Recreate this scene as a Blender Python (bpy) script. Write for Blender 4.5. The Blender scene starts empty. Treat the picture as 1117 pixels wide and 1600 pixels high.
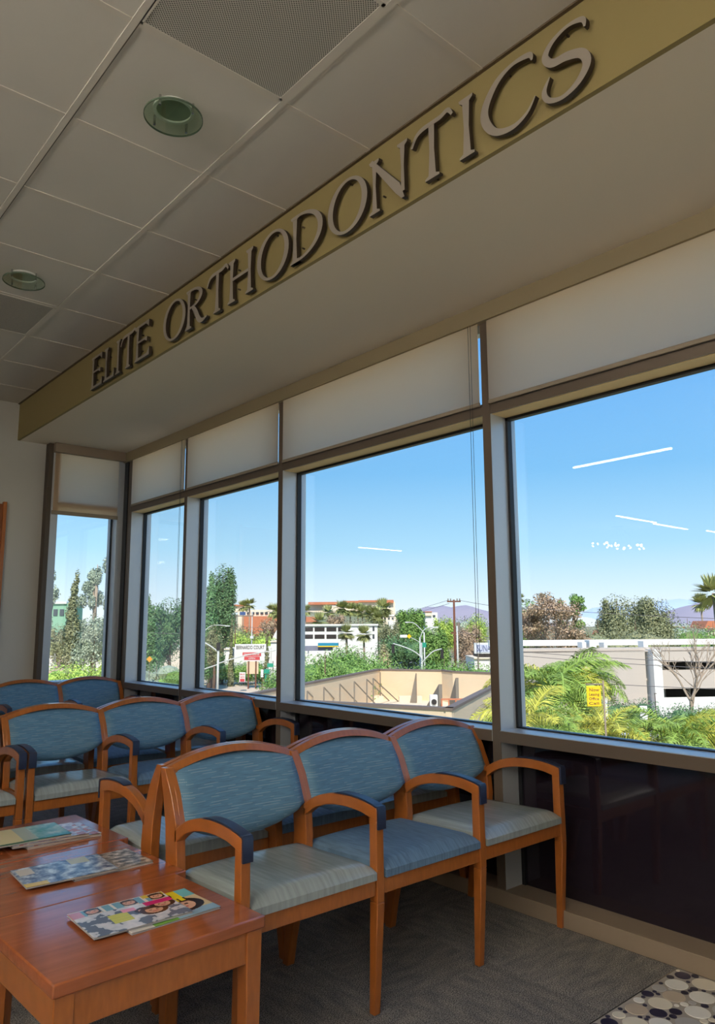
import bpy, bmesh, math, random
from math import sin, cos, pi, radians
from mathutils import Vector, Matrix, Euler
random.seed(7)
S = bpy.context.scene
COL = S.collection

# ------------------------------------------------------------------ camera
YAW, PITCH, ROLL, FPX, EYE = 0.8561, 0.1507, -0.0054, 1157.17, 1.3012
cd = bpy.data.cameras.new('camera'); cam = bpy.data.objects.new('camera', cd); COL.objects.link(cam)
fw = Vector((-sin(YAW)*cos(PITCH), cos(YAW)*cos(PITCH), sin(PITCH)))
r0 = Vector((cos(YAW), sin(YAW), 0)); u0 = Vector((sin(YAW)*sin(PITCH), -cos(YAW)*sin(PITCH), cos(PITCH)))
rt = r0*cos(ROLL) + u0*sin(ROLL); up = -r0*sin(ROLL) + u0*cos(ROLL)
cam.matrix_world = Matrix(((rt.x, up.x, -fw.x, 0), (rt.y, up.y, -fw.y, 0), (rt.z, up.z, -fw.z, EYE), (0, 0, 0, 1)))
cd.sensor_fit = 'VERTICAL'; cd.sensor_height = 36; cd.lens = 36*FPX/1600; cd.clip_end = 9000; cd.clip_start = 0.05
S.camera = cam

# ------------------------------------------------------------------ light and exposure
def srgb(r, g, b):
    return tuple(((c/255)/12.92 if c/255 <= .04045 else ((c/255+.055)/1.055)**2.4) for c in (r, g, b)) + (1,)
S.view_settings.view_transform = 'Standard'; S.view_settings.look = 'None'
S.view_settings.exposure = 0.0; S.view_settings.gamma = 1; S.view_settings.use_curve_mapping = False
W = bpy.data.worlds.new('sky'); S.world = W; W.use_nodes = True
nt = W.node_tree; nt.nodes.clear()
wo = nt.nodes.new('ShaderNodeOutputWorld'); bg = nt.nodes.new('ShaderNodeBackground')
tc = nt.nodes.new('ShaderNodeTexCoord'); sx = nt.nodes.new('ShaderNodeSeparateXYZ'); rp = nt.nodes.new('ShaderNodeValToRGB')
nt.links.new(tc.outputs['Generated'], sx.inputs[0]); nt.links.new(sx.outputs['Z'], rp.inputs[0])
nt.links.new(rp.outputs[0], bg.inputs[0]); nt.links.new(bg.outputs[0], wo.inputs[0])
els = [(0.0, (232, 240, 244)), (0.03, (214, 234, 246)), (0.10, (166, 213, 240)), (0.20, (122, 185, 233)), (0.36, (100, 166, 230)), (1.0, (70, 130, 210))]
while len(rp.color_ramp.elements) < len(els): rp.color_ramp.elements.new(.5)
for e, (p, c) in zip(rp.color_ramp.elements, els): e.position = p; e.color = srgb(*c)
bg.inputs[1].default_value = 1.3
sd = bpy.data.lights.new('sun', 'SUN'); sd.energy = 5.2; sd.angle = radians(.6); sd.color = (1, .95, .86)
so = bpy.data.objects.new('sun', sd); COL.objects.link(so)
so.rotation_euler = Vector((-.60, .48, -.80)).to_track_quat('-Z', 'Y').to_euler()
FILL_PANEL_W = 18.0      # emitted strength of the fill panels added unseen behind the viewer
PENDANT_W = 16.0
ROOM_FILL_W = 62.0    # unseen fill lamps added behind the viewer to brighten the room

# ------------------------------------------------------------------ materials
def mk(name, col, rough=.6, metal=0., spec=.5, var=0., scale=8., col2=None, stretch=(1, 1, 1), bump=0., bscale=60., emit=0., island=0., coat=0., trans=0., alpha=1., rnd=0., coord='Object', detail=4):
    m = bpy.data.materials.new(name); m.use_nodes = True; n = m.node_tree.nodes; l = m.node_tree.links
    b = n['Principled BSDF']; b.inputs['Roughness'].default_value = rough; b.inputs['Metallic'].default_value = metal
    b.inputs['Specular IOR Level'].default_value = spec; b.inputs['Coat Weight'].default_value = coat; b.inputs['Coat Roughness'].default_value = .08
    c = srgb(*col); b.inputs['Base Color'].default_value = c
    src = None
    t = n.new('ShaderNodeTexCoord'); mp = n.new('ShaderNodeMapping'); l.new(t.outputs[coord], mp.inputs[0]); mp.inputs['Scale'].default_value = stretch
    if col2 or var:
        nz = n.new('ShaderNodeTexNoise'); nz.inputs['Scale'].default_value = scale; nz.inputs['Detail'].default_value = detail; l.new(mp.outputs[0], nz.inputs[0])
        mr = n.new('ShaderNodeMapRange'); mr.inputs[1].default_value = .3; mr.inputs[2].default_value = .7; l.new(nz.outputs[0], mr.inputs[0])
        mx = n.new('ShaderNodeMix'); mx.data_type = 'RGBA'; l.new(mr.outputs[0], mx.inputs[0])
        c2 = srgb(*col2) if col2 else tuple(x*(1-var) for x in c[:3])+(1,)
        mx.inputs[6].default_value = c; mx.inputs[7].default_value = c2; src = mx.outputs[2]
    if island or rnd:
        if island: g = n.new('ShaderNodeNewGeometry').outputs['Random Per Island']; a = island
        else: g = n.new('ShaderNodeObjectInfo').outputs['Random']; a = rnd
        mr2 = n.new('ShaderNodeMapRange'); mr2.inputs[3].default_value = 1-a; mr2.inputs[4].default_value = 1+a; l.new(g, mr2.inputs[0])
        mu = n.new('ShaderNodeVectorMath'); mu.operation = 'SCALE'; l.new(mr2.outputs[0], mu.inputs['Scale'])
        if src: l.new(src, mu.inputs[0])
        else: mu.inputs[0].default_value = c[:3]
        src = mu.outputs[0]
    if src: l.new(src, b.inputs['Base Color'])
    if bump:
        nb = n.new('ShaderNodeTexNoise'); nb.inputs['Scale'].default_value = bscale; nb.inputs['Detail'].default_value = 3; l.new(mp.outputs[0], nb.inputs[0])
        bp = n.new('ShaderNodeBump'); bp.inputs['Strength'].default_value = bump; bp.inputs['Distance'].default_value = .01
        l.new(nb.outputs[0], bp.inputs['Height']); l.new(bp.outputs[0], b.inputs['Normal'])
    if emit:
        b.inputs['Emission Color'].default_value = c; b.inputs['Emission Strength'].default_value = emit
    return m

def glass_mat(name, tint=(1, 1, 1), refl=1.0):
    m = bpy.data.materials.new(name); m.use_nodes = True; n = m.node_tree.nodes; l = m.node_tree.links; n.clear()
    o = n.new('ShaderNodeOutputMaterial'); mx = n.new('ShaderNodeMixShader'); tr = n.new('ShaderNodeBsdfTransparent'); gl = n.new('ShaderNodeBsdfGlossy'); fr = n.new('ShaderNodeFresnel')
    ge = n.new('ShaderNodeNewGeometry'); io = n.new('ShaderNodeMapRange'); io.inputs[3].default_value = 1.5; io.inputs[4].default_value = 1/1.5
    l.new(ge.outputs['Backfacing'], io.inputs[0]); l.new(io.outputs[0], fr.inputs[0]); tr.inputs[0].default_value = tint+(1,); gl.inputs['Roughness'].default_value = 0.0
    gl.inputs[0].default_value = (refl, refl, refl, 1)
    l.new(fr.outputs[0], mx.inputs[0]); l.new(tr.outputs[0], mx.inputs[1]); l.new(gl.outputs[0], mx.inputs[2]); l.new(mx.outputs[0], o.inputs[0])
    return m

def fabric_back():
    # blue woven back fabric: horizontal streaks and dotted stitch dashes
    m = mk('back_fabric', (98, 142, 170), .7, var=.35, scale=10, stretch=(1, 2, 40), bump=.12, bscale=160, detail=3)
    n = m.node_tree.nodes; l = m.node_tree.links; b = n['Principled BSDF']; src = b.inputs['Base Color'].links[0].from_socket
    tc = n.new('ShaderNodeTexCoord'); sp = n.new('ShaderNodeSeparateXYZ'); l.new(tc.outputs['Object'], sp.inputs[0])
    def M(op, a, bb=None, c=None):
        q = n.new('ShaderNodeMath'); q.operation = op
        for i, v in enumerate((a, bb, c)):
            if v is None: continue
            if isinstance(v, (int, float)): q.inputs[i].default_value = v
            else: l.new(v, q.inputs[i])
        return q.outputs[0]
    zr = M('MULTIPLY', sp.outputs['Z'], 120.); row = M('FLOOR', zr); fz = M('FRACT', zr)
    line = M('LESS_THAN', M('ABSOLUTE', M('SUBTRACT', fz, .5)), .13)
    wn = n.new('ShaderNodeTexWhiteNoise'); wn.noise_dimensions = '1D'; l.new(row, wn.inputs['W'])
    yy = M('ADD', M('MULTIPLY', sp.outputs['Y'], 5.5), M('MULTIPLY', wn.outputs['Value'], 9.))
    dash = M('LESS_THAN', M('FRACT', yy), M('MULTIPLY', wn.outputs['Value'], .62))
    dots = M('LESS_THAN', M('FRACT', M('MULTIPLY', sp.outputs['Y'], 170.)), .6)
    k = M('MULTIPLY', M('MULTIPLY', line, dash), M('MULTIPLY', dots, .5))
    mx = n.new('ShaderNodeMix'); mx.data_type = 'RGBA'; l.new(k, mx.inputs[0]); l.new(src, mx.inputs[6]); mx.inputs[7].default_value = srgb(196, 206, 205)
    l.new(mx.outputs[2], b.inputs['Base Color']); b.inputs['Sheen Weight'].default_value = .15
    return m

def perforated():
    m = mk('perforated_metal', (190, 186, 176), .5)
    n = m.node_tree.nodes; l = m.node_tree.links; b = n['Principled BSDF']
    tc = n.new('ShaderNodeTexCoord'); mp = n.new('ShaderNodeMapping'); l.new(tc.outputs['Object'], mp.inputs[0]); mp.inputs['Rotation'].default_value = (0, 0, radians(45)); mp.inputs['Scale'].default_value = (130, 130, 0.001)
    v = n.new('ShaderNodeTexVoronoi'); v.inputs['Scale'].default_value = 1; v.inputs['Randomness'].default_value = 0; l.new(mp.outputs[0], v.inputs[0])
    lt = n.new('ShaderNodeMath'); lt.operation = 'LESS_THAN'; lt.inputs[1].default_value = .30; l.new(v.outputs['Distance'], lt.inputs[0])
    mx = n.new('ShaderNodeMix'); mx.data_type = 'RGBA'; l.new(lt.outputs[0], mx.inputs[0]); mx.inputs[6].default_value = srgb(206, 200, 188); mx.inputs[7].default_value = srgb(38, 34, 30)
    l.new(mx.outputs[2], b.inputs['Base Color']); return m

M = dict(
    wood=mk('cherry_wood', (180, 104, 44), .3, var=.2, scale=9, stretch=(2, 9, 2), detail=6, spec=.5, coat=.5),
    table=mk('table_veneer', (180, 98, 54), .15, var=.3, scale=4, stretch=(9, 1, 9), spec=.6, coat=.5),
    cap=mk('navy_arm_cap', (40, 48, 72), .34, spec=.5),
    back=fabric_back(),
    vinyl=mk('striped_vinyl', (166, 174, 171), .18, col2=(146, 154, 150), scale=24, stretch=(.25, 3, .25), spec=.6, detail=2),
    bluefab=mk('blue_seat_fabric', (112, 142, 168), .65, var=.4, scale=14, stretch=(1, 8, 1), bump=.1, bscale=150),
    ceil=mk('ceiling_tile', (222, 216, 204), .9, var=.03, scale=3, bump=.05, bscale=300),
    grid=mk('ceiling_grid', (222, 214, 200), .6), gridshade=mk('grid_shadow', (100, 92, 80), .8),
    soffit=mk('soffit_paint', (236, 222, 198), .85), soffitface=mk('ochre_paint', (152, 134, 86), .85),
    wall=mk('wall_paint', (198, 194, 184), .85), frame=mk('light_aluminium', (196, 200, 204), .35, metal=.35),
    gasket=mk('black_gasket', (18, 20, 24), .5), glass=glass_mat('window_glass', (.985, .99, .99)), discglass=glass_mat('green_disc_glass', (.80, .88, .80)),
    spandrel=mk('spandrel_glass', (36, 29, 38), .07, spec=.6), base=mk('base_paint', (150, 132, 112), .6), 
    hem=mk('shade_hem', (150, 136, 116), .7), chrome=mk('chrome', (200, 200, 200), .2, metal=1),
    letter=mk('brushed_metal_letter', (172, 160, 146), .45, metal=.3), letterside=mk('bronze_letter_edge', (58, 46, 34), .6),
    perf=perforated(), chain=mk('dark_chain', (40, 44, 48), .5), white=mk('white_paint', (230, 228, 220), .6),
    face=mk('bronze_face_plate', (112, 98, 84), .42, metal=.3), fascia=mk('tan_fascia', (158, 142, 110), .6), bounceglow=mk('painted_bounce_glow', (236, 206, 150), .6), grout=mk('mosaic_grout', (176, 168, 158), .8), panelwood=mk('brown_wood_panel', (150, 84, 40), .5, var=.2, scale=4, stretch=(6, 6, 1)),
    tube=mk('lamp_tube', (255, 250, 240), .5, emit=PENDANT_W), filltube=mk('fill_lamp_tube', (255, 250, 240), .5, emit=ROOM_FILL_W), panel=mk('fill_panel', (255, 244, 228), .5, emit=FILL_PANEL_W),
    lampbody=mk('lamp_body', (190, 190, 186), .4, metal=.5),
    stucco=mk('tan_stucco', (228, 202, 166), .9, var=.06, scale=.6), stuccocap=mk('brown_parapet_cap', (120, 104, 92), .7),
    deck=mk('pale_roof_deck', (232, 214, 184), .9), galv=mk('weathered_steel', (140, 128, 112), .6, metal=.2),
    asphalt=mk('asphalt', (128, 122, 118), .95, var=.1, scale=.2), ground=mk('dry_ground', (176, 160, 132), .95, col2=(112, 124, 76), scale=.03),
    grass=mk('grass', (122, 142, 80), .95, var=.25, scale=.4), sidewalk=mk('sidewalk', (222, 200, 172), .9),
    concrete=mk('garage_concrete', (206, 192, 176), .9, var=.05, scale=.4), bright=mk('white_stucco', (238, 234, 224), .9),
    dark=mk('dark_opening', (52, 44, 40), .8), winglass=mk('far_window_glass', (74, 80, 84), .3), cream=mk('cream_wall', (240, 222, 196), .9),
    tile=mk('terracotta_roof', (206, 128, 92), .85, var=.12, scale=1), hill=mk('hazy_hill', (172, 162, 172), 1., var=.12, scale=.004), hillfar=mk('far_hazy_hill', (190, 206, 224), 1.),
    bark=mk('bark', (112, 90, 72), .9), barkpale=mk('pale_bark', (168, 148, 126), .9), polewood=mk('brown_pole', (116, 74, 56), .9),
    pole=mk('pale_steel_pole', (206, 206, 198), .5), greensign=mk('green_sign', (40, 150, 120), .5), redsign=mk('red_sign', (206, 70, 72), .5),
    orange=mk('orange_sign', (240, 160, 40), .5), yellow=mk('yellow_sign', (244, 200, 20), .6), black=mk('black_print', (40, 36, 34), .6), blueroof=mk('teal_canopy', (40, 140, 170), .5), slate=mk('slate_canopy', (130, 130, 142), .7),
    carwhite=mk('white_car_paint', (232, 232, 232), .25), carblue=mk('blue_car_paint', (70, 96, 140), .25), cardark=mk('dark_car_paint', (62, 64, 70), .25), carsilver=mk('silver_car_paint', (176, 180, 184), .25), tyre=mk('tyre', (30, 30, 30), .8),
    wire=mk('overhead_wire', (110, 104, 100), .7))
def leafmat(name, c, c2): return mk(name, c, .6, col2=c2, scale=.35, island=.35, spec=.3)
LF = dict(green=leafmat('green_leaves', (140, 172, 88), (108, 146, 68)), bright=leafmat('bright_green_leaves', (190, 204, 96), (156, 188, 84)),
    dark=leafmat('dark_green_leaves', (112, 142, 88), (88, 124, 80)), conifer=leafmat('conifer_needles', (118, 156, 90), (92, 134, 84)),
    brown=leafmat('dry_brown_leaves', (190, 160, 136), (172, 150, 116)), olive=leafmat('olive_leaves', (156, 154, 112), (130, 136, 96)),
    grey=leafmat('grey_green_leaves', (168, 176, 150), (146, 160, 132)), khaki=leafmat('khaki_leaves', (206, 188, 146), (190, 176, 126)),
    frond=leafmat('palm_frond', (166, 188, 88), (124, 158, 68)), frondy=leafmat('yellow_palm_frond', (212, 202, 84), (178, 184, 76)), palmfar=leafmat('far_palm_fronds', (150, 160, 96), (176, 172, 112)))

# ------------------------------------------------------------------ mesh helpers
class MB:
    def __init__(s): s.v = []; s.f = []; s.m = []
    def add(s, vs, fs, mi=0):
        o = len(s.v); s.v += [tuple(v) for v in vs]; s.f += [tuple(i+o for i in f) for f in fs]; s.m += [mi]*len(fs); return s
    def box(s, x0, x1, y0, y1, z0, z1, mi=0):
        if x0 > x1: x0, x1 = x1, x0
        if y0 > y1: y0, y1 = y1, y0
        if z0 > z1: z0, z1 = z1, z0
        return s.add([(x, y, z) for x in (x0, x1) for y in (y0, y1) for z in (z0, z1)], [(0, 1, 3, 2), (4, 6, 7, 5), (0, 4, 5, 1), (2, 3, 7, 6), (0, 2, 6, 4), (1, 5, 7, 3)], mi)
    def obox(s, c, ux, uy, hx, hy, z0, z1, mi=0):
        vs = []
        for a in (-hx, hx):
            for b in (-hy, hy):
                for z in (z0, z1): vs.append((c[0]+ux[0]*a+uy[0]*b, c[1]+ux[1]*a+uy[1]*b, z))
        return s.add(vs, [(0, 1, 3, 2), (4, 6, 7, 5), (0, 4, 5, 1), (2, 3, 7, 6), (0, 2, 6, 4), (1, 5, 7, 3)], mi)
    def hexa(s, b, t, mi=0):
        return s.add(list(b)+list(t), [(3, 2, 1, 0), (4, 5, 6, 7)]+[(i, (i+1) % 4, (i+1) % 4+4, i+4) for i in range(4)], mi)
    def prism(s, poly, y0, y1, axis='y', mi=0):
        n = len(poly)
        if axis == 'y': vs = [(p[0], y0, p[1]) for p in poly]+[(p[0], y1, p[1]) for p in poly]
        elif axis == 'z': vs = [(p[0], p[1], y0) for p in poly]+[(p[0], p[1], y1) for p in poly]
        else: vs = [(y0, p[0], p[1]) for p in poly]+[(y1, p[0], p[1]) for p in poly]
        return s.add(vs, [tuple(range(n)), tuple(range(2*n-1, n-1, -1))]+[(i, i+n, (i+1) % n+n, (i+1) % n) for i in range(n)], mi)
    def strip(s, L, R, y0, y1, axis='y', closed=False, mi=0, ms=None):
        # a ribbon between two polylines, extruded between y0 and y1
        n = len(L); P = lambda p, d: (p[0], d, p[1]) if axis == 'y' else ((d, p[0], p[1]) if axis == 'x' else (p[0], p[1], d))
        vs = [P(p, y0) for p in L]+[P(p, y0) for p in R]+[P(p, y1) for p in L]+[P(p, y1) for p in R]
        fa = []; fs = []
        for i in range(n if closed else n-1):
            j = (i+1) % n
            fa += [(i, j, j+n, i+n)]; fs += [(i+2*n, i+3*n, j+3*n, j+2*n), (i, i+2*n, j+2*n, j), (i+n, j+n, j+3*n, i+3*n)]
        if not closed:
            fs += [(0, n, 3*n, 2*n), (n-1, 3*n-1, 4*n-1, 2*n-1)]
        o = len(s.v); s.add(vs, fa, mi); s.f += [tuple(i+o for i in f) for f in fs]; s.m += [mi if ms is None else ms]*len(fs); return s
    def tube(s, pts, rads, n=8, mi=0, cap=True):
        pts = [Vector(p) for p in pts]; 
        if isinstance(rads, (int, float)): rads = [rads]*len(pts)
        vs = []; prev = None
        for i, p in enumerate(pts):
            d = (pts[min(i+1, len(pts)-1)]-pts[max(i-1, 0)]).normalized()
            a = d.orthogonal().normalized() if prev is None else (prev-d*prev.dot(d)).normalized()
            prev = a; b = d.cross(a)
            for k in range(n): vs.append(p+(a*cos(2*pi*k/n)+b*sin(2*pi*k/n))*rads[i])
        fs = [(i*n+k, i*n+(k+1) % n, (i+1)*n+(k+1) % n, (i+1)*n+k) for i in range(len(pts)-1) for k in range(n)]
        if cap: fs += [tuple(range(n-1, -1, -1)), tuple(range((len(pts)-1)*n, len(pts)*n))]
        return s.add(vs, fs, mi)
    def cyl(s, c, r, z0, z1, n=20, mi=0): return s.tube([(c[0], c[1], z0), (c[0], c[1], z1)], r, n, mi)
    def ball(s, c, r, n=10, mi=0):
        c = Vector(c); vs = [c+Vector((0, 0, r))]
        for i in range(1, n//2):
            for k in range(n): a = pi*i/(n//2); b = 2*pi*k/n; vs.append(c+Vector((sin(a)*cos(b), sin(a)*sin(b), cos(a)))*r)
        vs.append(c-Vector((0, 0, r))); m = n//2-1; fs = [(0, 1+k, 1+(k+1) % n) for k in range(n)]
        for i in range(m-1): fs += [(1+i*n+k, 1+(i+1)*n+k, 1+(i+1)*n+(k+1) % n, 1+i*n+(k+1) % n) for k in range(n)]
        fs += [(len(vs)-1, 1+(m-1)*n+(k+1) % n, 1+(m-1)*n+k) for k in range(n)]
        return s.add(vs, fs, mi)
    def mesh(s, name, mats, smooth=False):
        me = bpy.data.meshes.new(name); me.from_pydata(s.v, [], s.f)
        for m in (mats if isinstance(mats, (list, tuple)) else [mats]): me.materials.append(m)
        if any(s.m): me.polygons.foreach_set('material_index', s.m)
        if smooth: me.polygons.foreach_set('use_smooth', [True]*len(me.polygons))
        me.update(); return me
    def build(s, name, mats, parent=None, smooth=False, bevel=0., loc=None, fix=True):
        me = s.mesh(name, mats, smooth)
        if fix and len(s.f) < 4000:
            bm = bmesh.new(); bm.from_mesh(me); bmesh.ops.recalc_face_normals(bm, faces=bm.faces); bm.to_mesh(me); bm.free()
        return link(name, me, parent, bevel, loc)
def link(name, me, parent=None, bevel=0., loc=None):
    o = bpy.data.objects.new(name, me); COL.objects.link(o)
    if parent: o.parent = parent
    if loc is not None: o.location = loc
    if bevel:
        b = o.modifiers.new('bevel', 'BEVEL'); b.width = bevel; b.segments = 2; b.limit_method = 'ANGLE'; b.angle_limit = radians(50)
        if me and me.polygons: me.polygons.foreach_set('use_smooth', [True]*len(me.polygons)); me.set_sharp_from_angle(angle=radians(40))
    return o
def tag(o, label, cat, group=None, kind=None):
    o['label'] = label; o['category'] = cat
    if group: o['group'] = group
    if kind: o['kind'] = kind
    return o
def struct(o, label=None):
    o['kind'] = 'structure'
    if label: o['label'] = label
    return o
def empty(name, loc=(0, 0, 0), rz=0.):
    o = bpy.data.objects.new(name, None); COL.objects.link(o); o.location = loc; o.rotation_euler = (0, 0, rz); o.empty_display_size = .1; return o
def sbox(name, x0, x1, y0, y1, z0, z1, m, label=None, bevel=0.):
    return struct(MB().box(x0, x1, y0, y1, z0, z1).build(name, m, bevel=bevel), label)
def pbox(name, par, x0, x1, y0, y1, z0, z1, m, bevel=0.):
    return MB().box(x0, x1, y0, y1, z0, z1).build(name, m, par, bevel=bevel)
def smooth_pts(pts, n=6):
    out = []
    P = [pts[0]]+list(pts)+[pts[-1]]
    for i in range(1, len(P)-2):
        for k in range(n):
            t = k/n; out.append(tuple(.5*((2*P[i][j])+(-P[i-1][j]+P[i+1][j])*t+(2*P[i-1][j]-5*P[i][j]+4*P[i+1][j]-P[i+2][j])*t*t+(-P[i-1][j]+3*P[i][j]-3*P[i+1][j]+P[i+2][j])*t**3) for j in range(len(pts[0]))))
    out.append(tuple(pts[-1])); return out

# ------------------------------------------------------------------ the room shell
XL, XR, YB, YW, YG = -6.888, 5.0, -4.0, 2.925, 3.06
ZC, ZS, ZK = 3.294, 2.952, .0716
YSF = 1.941
XB = -16.0; YBB = -12.5
fl = sbox('floor', XL-.12, XR, .95, 3.2, -.12, -.006, mk('floor_screed', (70, 68, 66), .9), 'grey brown carpet tiles with a pebble mosaic strip at the right')
MB().box(XB, XR, YBB, .95, -.12, -.006).build('floor_base', M['dark'], fl)
# carpet tiles (each its own piece), laid in the near part of the room
ct = mk('carpet', (142, 136, 128), .97, col2=(108, 106, 106), scale=6, stretch=(4, 1.2, 1), bump=.5, bscale=380, rnd=.12)
def carpet_speckle(m):
    n = m.node_tree.nodes; l = m.node_tree.links; b = n['Principled BSDF']; src = b.inputs['Base Color'].links[0].from_socket
    t = n.new('ShaderNodeTexCoord'); nz = n.new('ShaderNodeTexNoise'); nz.inputs['Scale'].default_value = 240; nz.inputs['Detail'].default_value = 2; l.new(t.outputs['Object'], nz.inputs[0])
    r = n.new('ShaderNodeMapRange'); r.inputs[1].default_value = .4; r.inputs[2].default_value = .62; r.inputs[3].default_value = .35; r.inputs[4].default_value = 1.9; l.new(nz.outputs[0], r.inputs[0])
    s = n.new('ShaderNodeVectorMath'); s.operation = 'SCALE'; l.new(src, s.inputs[0]); l.new(r.outputs[0], s.inputs['Scale']); l.new(s.outputs[0], b.inputs['Base Color'])
carpet_speckle(ct)
cme = [MB().box(-.2495, .2495, -.2495, .2495, -.006, 0).mesh('carpet_tile', ct), MB().box(-.2495, .2495, -.2495, .2495, -.006, 0.0002).mesh('carpet_tile', ct)]
XT = -1.512
for i in range(11):
    for j in range(8):
        o = link('carpet_tile', cme[(i+j) % 2], fl); o.location = (XT-.25-.5*i, 2.665-.5*j, 0); o.rotation_euler = (0, 0, (i+j) % 2*pi/2)
mb = MB(); mb.box(XB, XT-5.5, YBB, .95, -.006, 0); mb.box(XL-.1, XT-5.5, .95, 2.915, -.006, 0); mb.box(XT-5.5, XT, YBB, -1.085, -.006, 0); mb.box(XT, XR, YBB, -1.0, -.006, 0)
mb.build('carpet_field', ct, fl)
# pebble mosaic: round pieces pressed in grout
pbox('mosaic_bed', fl, XT, XR, -1.0, 2.915, -.006, -.0005, M['grout'])
pbox('metal_strip', fl, XT-.002, XT+.002, -1.0, 2.915, -.004, .0012, M['chrome'])
PC = [mk('pebble_cream', (240, 232, 214), .35), mk('pebble_navy', (52, 48, 72), .3), mk('pebble_grey', (190, 188, 186), .35), mk('pebble_taupe', (206, 190, 170), .35), mk('pebble_white', (250, 248, 242), .35)]
rng = random.Random(3); peb = []
for R, N in ((.042, 900), (.035, 1500), (.028, 2500), (.02, 5000), (.013, 9000), (.008, 12000)):
    for _ in range(N):
        r = R*rng.uniform(.88, 1.1); x = rng.uniform(XT+r+.002, -.86-r); y = rng.uniform(2.18+r, 2.912-r)
        if all((x-a)**2+(y-b)**2 > (r+c+.0022)**2 for a, b, c in peb): peb.append((x, y, r))
peb.sort(key=lambda t: t[0]-t[1]*.8)
pm = [MB().tube([(0, 0, -.003), (0, 0, .0008), (0, 0, .0014)], [1, 1, .985], 20).mesh('pebble', c) for c in PC]
small = MB()
for k, (x, y, r) in enumerate(sorted(peb, key=lambda t: -t[2])):
    if r < .026: c = 1 if rng.random() < .5 else rng.choice([0, 4, 2])
    elif r < .034: c = 1 if rng.random() < .45 else rng.choice([0, 3, 2])
    else: c = rng.choice([0, 2, 3, 4, 0, 2])
    if k < 300:
        o = link('pebble', pm[c], fl); o.location = (x, y, 0); o.scale = (r, r, 1)
    else: small.cyl((x, y), r, -.003, .0014, 10, c)
if small.v:
    o = small.build('small_pebbles', PC, fl); o['kind'] = 'stuff'
PF = MB(); rng2 = random.Random(5)
for a in range(24):
    for b in range(44):
        x = XT+.045+a*.085+rng2.uniform(-.004, .004); y = -.94+b*.088
        if y < 2.87 and (x > -.82 or y < 2.13): PF.cyl((x, y), .036, -.003, .0014, 10, rng2.randrange(5))
o = PF.build('field_pebbles', PC, fl); o['kind'] = 'stuff'

sbox('wall_back', XB, XR, YBB-.1, YBB, 0, ZC, M['wall']); sbox('wall_right', XR, XR+.1, YBB, 3.12, 0, ZC, M['wall'])
sbox('wall_side', XB-.1, XB, YBB, 1.0, 0, ZC, M['wall']); sbox('wall_return', XB, XL-.12, .9, 1.0, 0, ZC, M['wall'])
YLO = 2.235      # where the far wall stops and its narrow window begins
sbox('wall_far', XL-.12, XL, .9, YLO, 0, ZC, M['wall'], 'pale painted wall beside the narrow window')
sbox('roof_slab', XB, XR, YBB, 1.0, ZC+.12, ZC+.4, M['dark']); bpy.data.objects['roof_slab'].name = 'ceiling_slab'; pbox('slab_extension', bpy.data.objects['ceiling_slab'], XL-.2, XR, 1.0, 3.14, ZC+.12, ZC+.4, M['dark'])
# dropped soffit along the windows
sf = MB().box(XL-.2, XR, YSF+.02, 3.14, ZS, ZC+.12).build('ceiling_soffit', M['soffit']); struct(sf, 'lowered ceiling band above the windows')
pbox('soffit_face', sf, XL, XR, YSF, YSF+.02, ZS, ZC, M['soffitface'])
pbox('edge_angle', sf, XL, XR, YSF-.014, YSF, ZC-.010, ZC-.003, mk('brown_edge_angle', (104, 88, 66), .6))
# ceiling: tiles and grid
ce = sbox('ceiling', XL-.12, XR, .95, YSF, ZC+.06, ZC+.12, M['ceil'], 'white suspended ceiling of square tiles in a metal grid')
MB().box(XB, XR, YBB, .95, ZC+.06, ZC+.12).build('ceiling_backing', M['ceil'], ce)
X0, T, Y1, TY = -2.139, .61, .8827, .60
def tmesh(w, d): return MB().hexa([(-w, -d, -.004), (w, -d, -.004), (w, d, -.004), (-w, d, -.004)], [(-w, -d, .01), (w, -d, .01), (w, d, .01), (-w, d, .01)]).mesh('ceiling_tile', M['ceil'])
tm = tmesh(T/2-.009, TY/2-.009); yl = [Y1+TY*k for k in range(-5, 2)]
xl = [X0-T*k for k in range(-5, 9)]
skip = {(-1, 0): 'perforated', (4, 0): 'grille'}
for k in range(-5, 8):
    for j in range(-5, 1):
        if (k, j) in skip: continue
        o = link('ceiling_tile', tm, ce); o.location = (X0-T*(k+.5), Y1+TY*(j+.5), ZC+.001)
edge = YSF-(Y1+TY)
tm2 = tmesh(T/2-.009, edge/2-.009)
for k in range(-5, 8):
    o = link('ceiling_tile', tm2, ce); o.location = (X0-T*(k+.5), Y1+TY+edge/2, ZC+.001)
for k in range(-5, 9):
    x = X0-T*k
    if x > XL: pbox('grid_bar', ce, x-.012, x+.012, yl[0], YSF, ZC-.006, ZC, M['grid'])
for y in yl: pbox('grid_runner', ce, XL, X0+T*5, y-.012, y+.012, ZC-.008, ZC-.0005, M['grid'])
pbox('grid_shadow_strip', ce, XL, X0+T*5, Y1+.012, Y1+.016, ZC-.008, ZC, M['gridshade'])  # dark strip paints the shadow beside the main runner
far = MB(); far.box(XB, XR, YBB, yl[0], ZC-.004, ZC+.004); far.box(X0+T*5, XR, yl[0], YSF, ZC-.004, ZC+.004); far.box(XB, XL, yl[0], .9, ZC-.004, ZC+.004)
far.build('plain_ceiling_field', M['ceil'], ce)

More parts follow.
